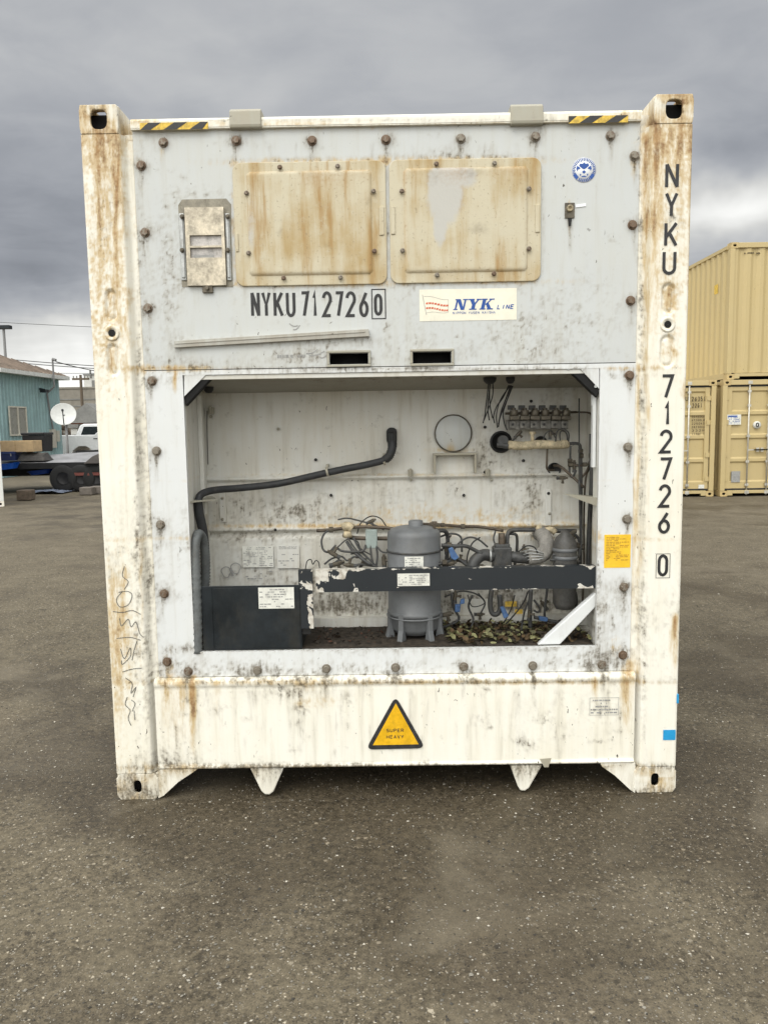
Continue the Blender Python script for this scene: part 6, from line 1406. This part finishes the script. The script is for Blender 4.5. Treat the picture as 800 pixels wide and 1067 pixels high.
# things on and under it
def crate(name, label, cat, px, dist, m, dep=.8, bev=.02, lid=None, group=None):
    a = px_at(px[0], px[3], dist); b = px_at(px[2], px[1], dist); th_ = thing(name, label, cat, ((a[0]+b[0])/2, a[1], a[2])); w, h = (b[0]-a[0])/2, b[2]-a[2]
    return th_, w, h
KR = plain('tan cardboard', (.50, .36, .20), .7, bump=0)
t_, w, h = crate('cardboard_box', 'long tan cardboard box lying on the trailer deck', 'box', (-10, 459, 34.5, 471.5), 21.0, None)
mb = MB(); mb.box(-w, w, 0, .55, 0, h); mb.build('carton', KR, t_, bev=.01); mb = MB(); mb.box(w-.50, w-.48, -.003, .553, -.0+.003, h+.003); mb.box(-w+.1, w-.1, .26, .30, h+.0005, h+.003); mb.build('packing_tape', plain('packing tape', (.42, .29, .14), .3, bump=0), t_)
t_, w, h = crate('storage_bin', 'black plastic bin with a lid, behind the cardboard box', 'bin', (24, 450.5, 46, 471), 22.2, None)
mb = MB(); mb.add([(sx_*w*(.9 if z == 0 else 1), y_, z) for z in (0, h*.86) for sx_, y_ in ((-1, .0), (1, .0), (1, .6), (-1, .6))], [(0, 1, 2, 3), (4, 7, 6, 5), (0, 4, 5, 1), (1, 5, 6, 2), (2, 6, 7, 3), (3, 7, 4, 0)]); mb.build('tub', DBL, t_, bev=.02)
mb = MB(); mb.box(-w*1.04, w*1.04, -.03, .63, h*.865, h); mb.build('lid', plain('black lid', (.02, .02, .022), .35, bump=0), t_, bev=.02)
for k in range(3): mb = MB(); mb.box(-w*.94, w*.94, -.014, -.002, h*(.2+.2*k), h*(.23+.2*k)); mb.build('rib', DBL, t_)
t_, w, h = crate('tool_chest', 'dark blue chest under the cardboard box on the trailer', 'chest', (1, 470.5, 15.5, 480.2), 20.95, None)
mb = MB(); mb.box(-w, w, 0, .5, 0, h*.7); mb.build('chest_body', plain('dark blue steel', (.02, .03, .09), .4, bump=0), t_, bev=.01); mb = MB(); mb.box(-w-.01, w+.01, -.01, .51, h*.71, h); mb.build('chest_lid', plain('dark blue lid', (.025, .04, .12), .4, bump=0), t_, bev=.01); mb = MB(); mb.box(w*.45, w*.55, -.02, -.0105, h*.5, h*.78); mb.build('clasp', ROD, t_)
t_, w, h = crate('folded_tarpaulin', 'crumpled dark tarpaulin beside the chest on the trailer', 'tarpaulin', (17, 471, 46, 480.5), 20.95, None)
mb = MB(); X = lin(-w, w, .05); Yg = lin(.05, .6, .06); xx, yy = np.meshgrid(X, Yg, indexing='ij'); ed = np.clip(np.minimum(w-abs(xx), np.minimum(yy-.05, .6-yy))/.1, 0, 1); zz2 = h*ed*(.55+.6*fbm(xx*5, yy*5+3, 3)); m = len(Yg)
mb.add(np.stack([xx, yy, zz2], -1).reshape(-1, 3), [(i*m+j, (i+1)*m+j, (i+1)*m+j+1, i*m+j+1) for i in range(len(X)-1) for j in range(m-1)]); mb.build('canvas', plain('dark tarpaulin', (.06, .055, .05), .6, var=.4, scale=5), t_)
BL = plain('blue plastic', (.01, .09, .45), .35, bump=0)
def boat(name, label, cat, cx, cy, dist, L_, W_, h, m, tilt, m2=None):
    p = px_at(cx, cy, dist); t_ = thing(name, label, cat, p, 0); mb = MB(); n = 14
    # open shallow tray with flared rim
    for k, (f, z) in enumerate(((.75, 0), (.98, h), (1.06, h), (1.0, h*.9), (.78, .03))): pass
    rings = [(.75, 0), (.98, h), (1.07, h), (1.0, h*.88), (.78, .03)]; vs = []
    for f, z in rings:
        for q in range(n): t = 2*PI*q/n; vs.append((L_*f*math.copysign(abs(math.cos(t))**.6, math.cos(t)), W_*f*math.copysign(abs(math.sin(t))**.6, math.sin(t)), z+tilt*L_*f*math.cos(t)))
    mb.add(vs, [(k*n+i, k*n+(i+1) % n, (k+1)*n+(i+1) % n, (k+1)*n+i) for k in range(len(rings)-1) for i in range(n)]+[tuple(range(n-1, -1, -1))]); mb.build('tray_shell', m, t_)
    return t_
boat('plastic_tray', 'bright blue plastic tray hung under the left end of the trailer', 'tray', 8, 489, 20.5, .30, .25, .16, BL, .12)
boat('plastic_tray', 'small dark blue tray under the middle of the trailer bed', 'tray', 44, 494, 21.2, .35, .25, .12, plain('darker blue plastic', (.01, .04, .20), .4, bump=0), .15)
# blue sheet on the ground below
p0_ = (*at(22, 505, 18.0)[:1], 17.0)
x0, z0 = at(15, 505, 17.2)
sh = MB(); X = lin(0, 1.25, .05); Yg = lin(0, .95, .05); xx, yy = np.meshgrid(X, Yg, indexing='ij'); zz3 = .03+.07*fbm(xx*4, yy*4, 3)*np.clip(np.minimum(xx, 1.25-xx)/.2, 0, 1); m = len(Yg)
sh.add(np.stack([xx, yy, zz3], -1).reshape(-1, 3), [(i*m+j, (i+1)*m+j, (i+1)*m+j+1, i*m+j+1) for i in range(len(X)-1) for j in range(m-1)])
o = sh.build('plastic_sheet', plain('pale blue grey plastic sheet', (.20, .23, .30), .3, var=.2, scale=4), None); o.location = (at(20, 505, 17.2)[0], 16.9, 0); tag(o, 'pale blue grey plastic sheet lying on the ground under the trailer', 'plastic sheet')
# wooden block
x, y, z = px_at(25, 522, 18.3)
o = MB().box(-.17, .17, 0, .28, .005, .25); bl = o.build('timber_block', plain('weathered timber', (.13, .10, .075), .8, var=.3, scale=12, dirt=.5), None, bev=.02); bl.location = (x, y, 0); tag(bl, 'short weathered timber block on the ground in front of the trailer', 'timber block')
# concrete blocks by the trailer wheels
for k, (a, d_) in enumerate(((89, 19.6), (100, 19.9))):
    x, y, z = px_at(a, 509, d_); o = MB().box(-.16, .16, 0, .3, .003, .20).build('concrete_block', plain('dirty concrete', (.17, .15, .13), .9, var=.2, scale=10, dirt=.4), None, bev=.02); o.location = (x, y, 0); tag(o, ('left' if k == 0 else 'right')+' of two grey concrete blocks by the trailer wheels', 'concrete block', 'concrete blocks')
# neighbouring white container, only its right edge in frame
nx = at(5, 528, 13.7)[0]
nb = thing('shipping_container', 'white container at the left edge, only its right corner in view', 'shipping container', (nx-1.219*math.cos(math.radians(31)), 13.7-1.219*math.sin(math.radians(31)), 0), math.radians(31))
castings(nb, 1.219, 2.6, 6.06, MATS['cream'])
WH = plain('white container paint', (.72, .73, .71), .45, var=.06, scale=3, dirt=.15)
for s in (-1, 1):
    corrug(nb, 'side_wall', s, 1.219, 2.6, 6.06, WH)
    a, b = sorted((s*1.219, s*1.119))
    for y0, y1 in ((.001, .12), (5.94, 6.059)): mb = MB(); mb.box(a, b, y0, y1, .1185, 2.4815); mb.build('corner_post', WH, nb, bev=.01)
    a, b = sorted((s*1.218, s*1.16)); mb = MB(); mb.box(a, b, .179, 5.88, .02, .14); mb.build('bottom_rail', WH, nb); mb = MB(); mb.box(a, b, .179, 5.88, 2.5, 2.57); mb.build('top_rail', WH, nb)
corrug(nb, 'end_wall', 0, 1.219, 2.6, 6.06, WH)
mb = MB(); mb.box(-1.15, 1.15, .03, 6.0, 2.555, 2.565); mb.build('roof', WH, nb); mb = MB(); mb.box(-1.05, 1.05, .004, .09, 2.49, 2.59); mb.box(-1.05, 1.05, .004, .09, .02, .139); mb.build('end_rails', WH, nb)

# far things between the shed and the old container
def gable(name, label, px0, px1, pyb_eave, dist, dep, mwall, mroof, rise, cat='building'):
    a = px_at(px0, pyb_eave, dist); b = px_at(px1, pyb_eave, dist); t_ = thing(name, label, cat, ((a[0]+b[0])/2, a[1], 0)); w = (b[0]-a[0])/2; h = a[2]
    mb = MB(); mb.box(-w, w, 0, dep, 0, h); mb.build('wall', mwall, t_)
    mb = MB(); mb.prism([(-w-.3, h+.003), (w+.3, h+.003), (w+.3, h+.12), (0, h+rise), (-w-.3, h+.12)], -.3, dep+.3) if rise > .3 else mb.box(-w-.1, w+.1, -.1, dep+.1, h+.003, h+.2)
    mb.build('roof', mroof, t_); return t_, w, h
GB = plain('grey brown cladding', (.21, .195, .165), .8, var=.2, scale=.3, bump=0, dirt=.3); GRF = plain('grey shingle roof', (.19, .19, .18), .8, var=.2, scale=1, bump=0); BRK = plain('orange brick', (.36, .13, .06), .8, var=.2, scale=2, bump=0); PAL = plain('pale block wall', (.52, .52, .49), .7, var=.1, scale=.5, bump=0, dirt=.2)
t_, w, h = gable('warehouse', 'long grey brown warehouse far behind the pickup', 55, 190, 405.5, 90, 20, GB, GB, .1)
for k in range(6): mb = MB(); mb.box(-w, w, -.06, -.002, 1.5+k*(h-2)/6, 1.62+k*(h-2)/6); mb.build('wall_band', GRF, t_)
t_, w, h = gable('tower_block', 'pale plant building with square upper storey above the warehouse', 87.5, 130, 391, 120, 12, PAL, GRF, .1)
for k in range(2):
    mb = MB(); mb.box(-w+1.2+k*2.5, -w+2.4+k*2.5, -.05, .02, h-2.0, h-.8); wn = mb.build('window', GRF, t_)
mb = MB(); mb.box(-w+1.0, -w+1.2, -.3, 0, h-.4, h+.8); mb.box(-w, w, -.3, -.2, h-2.4, h-2.3); mb.build('railing', GRF, t_)
t_, w, h = gable('small_house', 'small brick house with grey gable roof behind the pickup', 74, 112, 441, 45, 6, BRK, GRF, 1.15)
for k in range(3):
    mb = MB(); mb.box(-w+.5+k*.7, -w+.9+k*.7, -.04, .0, 1.6, h-.1); mb.build('window', GLD, t_)
t_, w, h = gable('small_outbuilding', 'low pale shed with flat roof partly behind the dish post', 74, 80.5, 446, 42, 3, PAL, GRF, .1)
mb = MB(); mb.box(-.1, .25, -.03, .0, .1, 1.5); mb.build('door', GRF, t_)
# utility pole
POLE = plain('weathered pole', (.11, .085, .06), .8, bump=0)
x, y, z = px_at(84.3, 393, 70)
up_ = thing('utility_pole', 'wooden utility pole with crossarm behind the pickup', 'utility pole', (x, y, 0)); mb = MB(); mb.cyl((0, 0, 0), (0, 0, z+.2), .16, 8, .11); mb.build('pole', POLE, up_)
mb = MB(); mb.box(-.75, .75, -.1, .1, z-.25, z-.08)
mb.build('crossarm', POLE, up_); mb = MB()
for q in (-.65, -.35, .35, .65): mb.cyl((q, 0, z-.08), (q, 0, z+.12), .05, 6)
mb.build('insulator', GRF, up_)
# overhead lines: each strung from beyond the left edge of view to far right behind the container
for k, (ya, yb, d0, d1, sag) in enumerate(((362, 371.5, 38, 36, .5), (365, 374, 38, 36, .5), (334, 333, 60, 60, .3), (391.5, 388, 60, 62, .5))):
    a = np.array(px_at(-160, ya-9, d0)); b = np.array(px_at(330, yb+14 if k != 3 else 382, d1)); P = []
    for t in np.linspace(0, 1, 26): p = a*(1-t)+b*t; p[2] -= 4*sag*t*(1-t); P.append(p)
    mb = MB(); mb.tube(P, .018, 5, 1); o = mb.build('overhead_cable', GASK, None)
    tag(o, ['upper of the two thin cables crossing the sky just above the shed roof', 'lower of the two thin cables crossing the sky just above the shed roof', 'thin cable crossing high above the shed roof', 'low thin cable running in front of the plant building'][k], 'cable', 'overhead cables')
a = np.array(px_at(59, 377, 31)); b = np.array(px_at(160, 386, 60)); mb = MB(); P = []
for t in np.linspace(0, 1, 20): p = a*(1-t)+b*t; p[2] -= 1.2*t*(1-t)*4*.3; P.append(p)
mb.tube(P, .02, 5, 1); o = mb.build('service_cable', GASK, None); tag(o, 'thin service cable running right from the mast on the shed', 'cable', 'overhead cables')

# bare brushy tree behind the pickup
def bare_tree(px, py_top, dist, label):
    x, y, z = px_at(px, py_top, dist); t_ = thing('bare_tree', label, 'tree', (x, y, 0)); tr_ = MB(); cr = MB(); BK = plain('grey twig bark', (.13, .10, .075), .9, bump=0)
    def grow(p, d, L_, r, lv):
        q = p+d*L_; (tr_ if lv < 1 else cr).cyl(p, q, r, 5 if lv < 2 else 3, r*.65, cap=False)
        if lv >= 5: return
        for k in range(4 if lv > 0 else 5):
            nd = d+rng.normal(0, .55, 3); nd[2] = abs(nd[2])*.7+.15; nd /= np.linalg.norm(nd); grow(p+d*L_*rng.uniform(.55, 1), nd, L_*rng.uniform(.6, .8), max(r*.6, .012), lv+1)
    grow(np.array((0, 0, 0.)), np.array((0, 0, 1.)), z*.26, z*.028, 0)
    tr_.build('trunk', BK, t_); cr.build('crown', BK, t_)
bare_tree(97, 415, 55, 'bare brown tree behind the pickup, close to the old container')
bare_tree(78, 408, 66, 'bare grey tree rising above the small house')
# low hills on the horizon
hl = MB(); n = 120; R0, R1 = 900, 1050; vs = []
for k in range(n+1):
    a = 2*PI*k/n; hgt = 14+16*float(fbm(np.array([math.cos(a)*3+7.]), np.array([math.sin(a)*3+3.]), 4)[0])
    if abs(a-PI/2) < 1.2: hgt *= .55
    vs += [(R0*math.cos(a), R0*math.sin(a)+200, -2), (R1*math.cos(a), R1*math.sin(a)+200, hgt)]
hl.add(vs, [(2*k, 2*k+2, 2*k+3, 2*k+1) for k in range(n)]); hh = hl.build('hills', plain('distant scrub hills', (.10, .11, .10), .9, var=.2, scale=.01, bump=0), None); tag(hh, kind='structure')
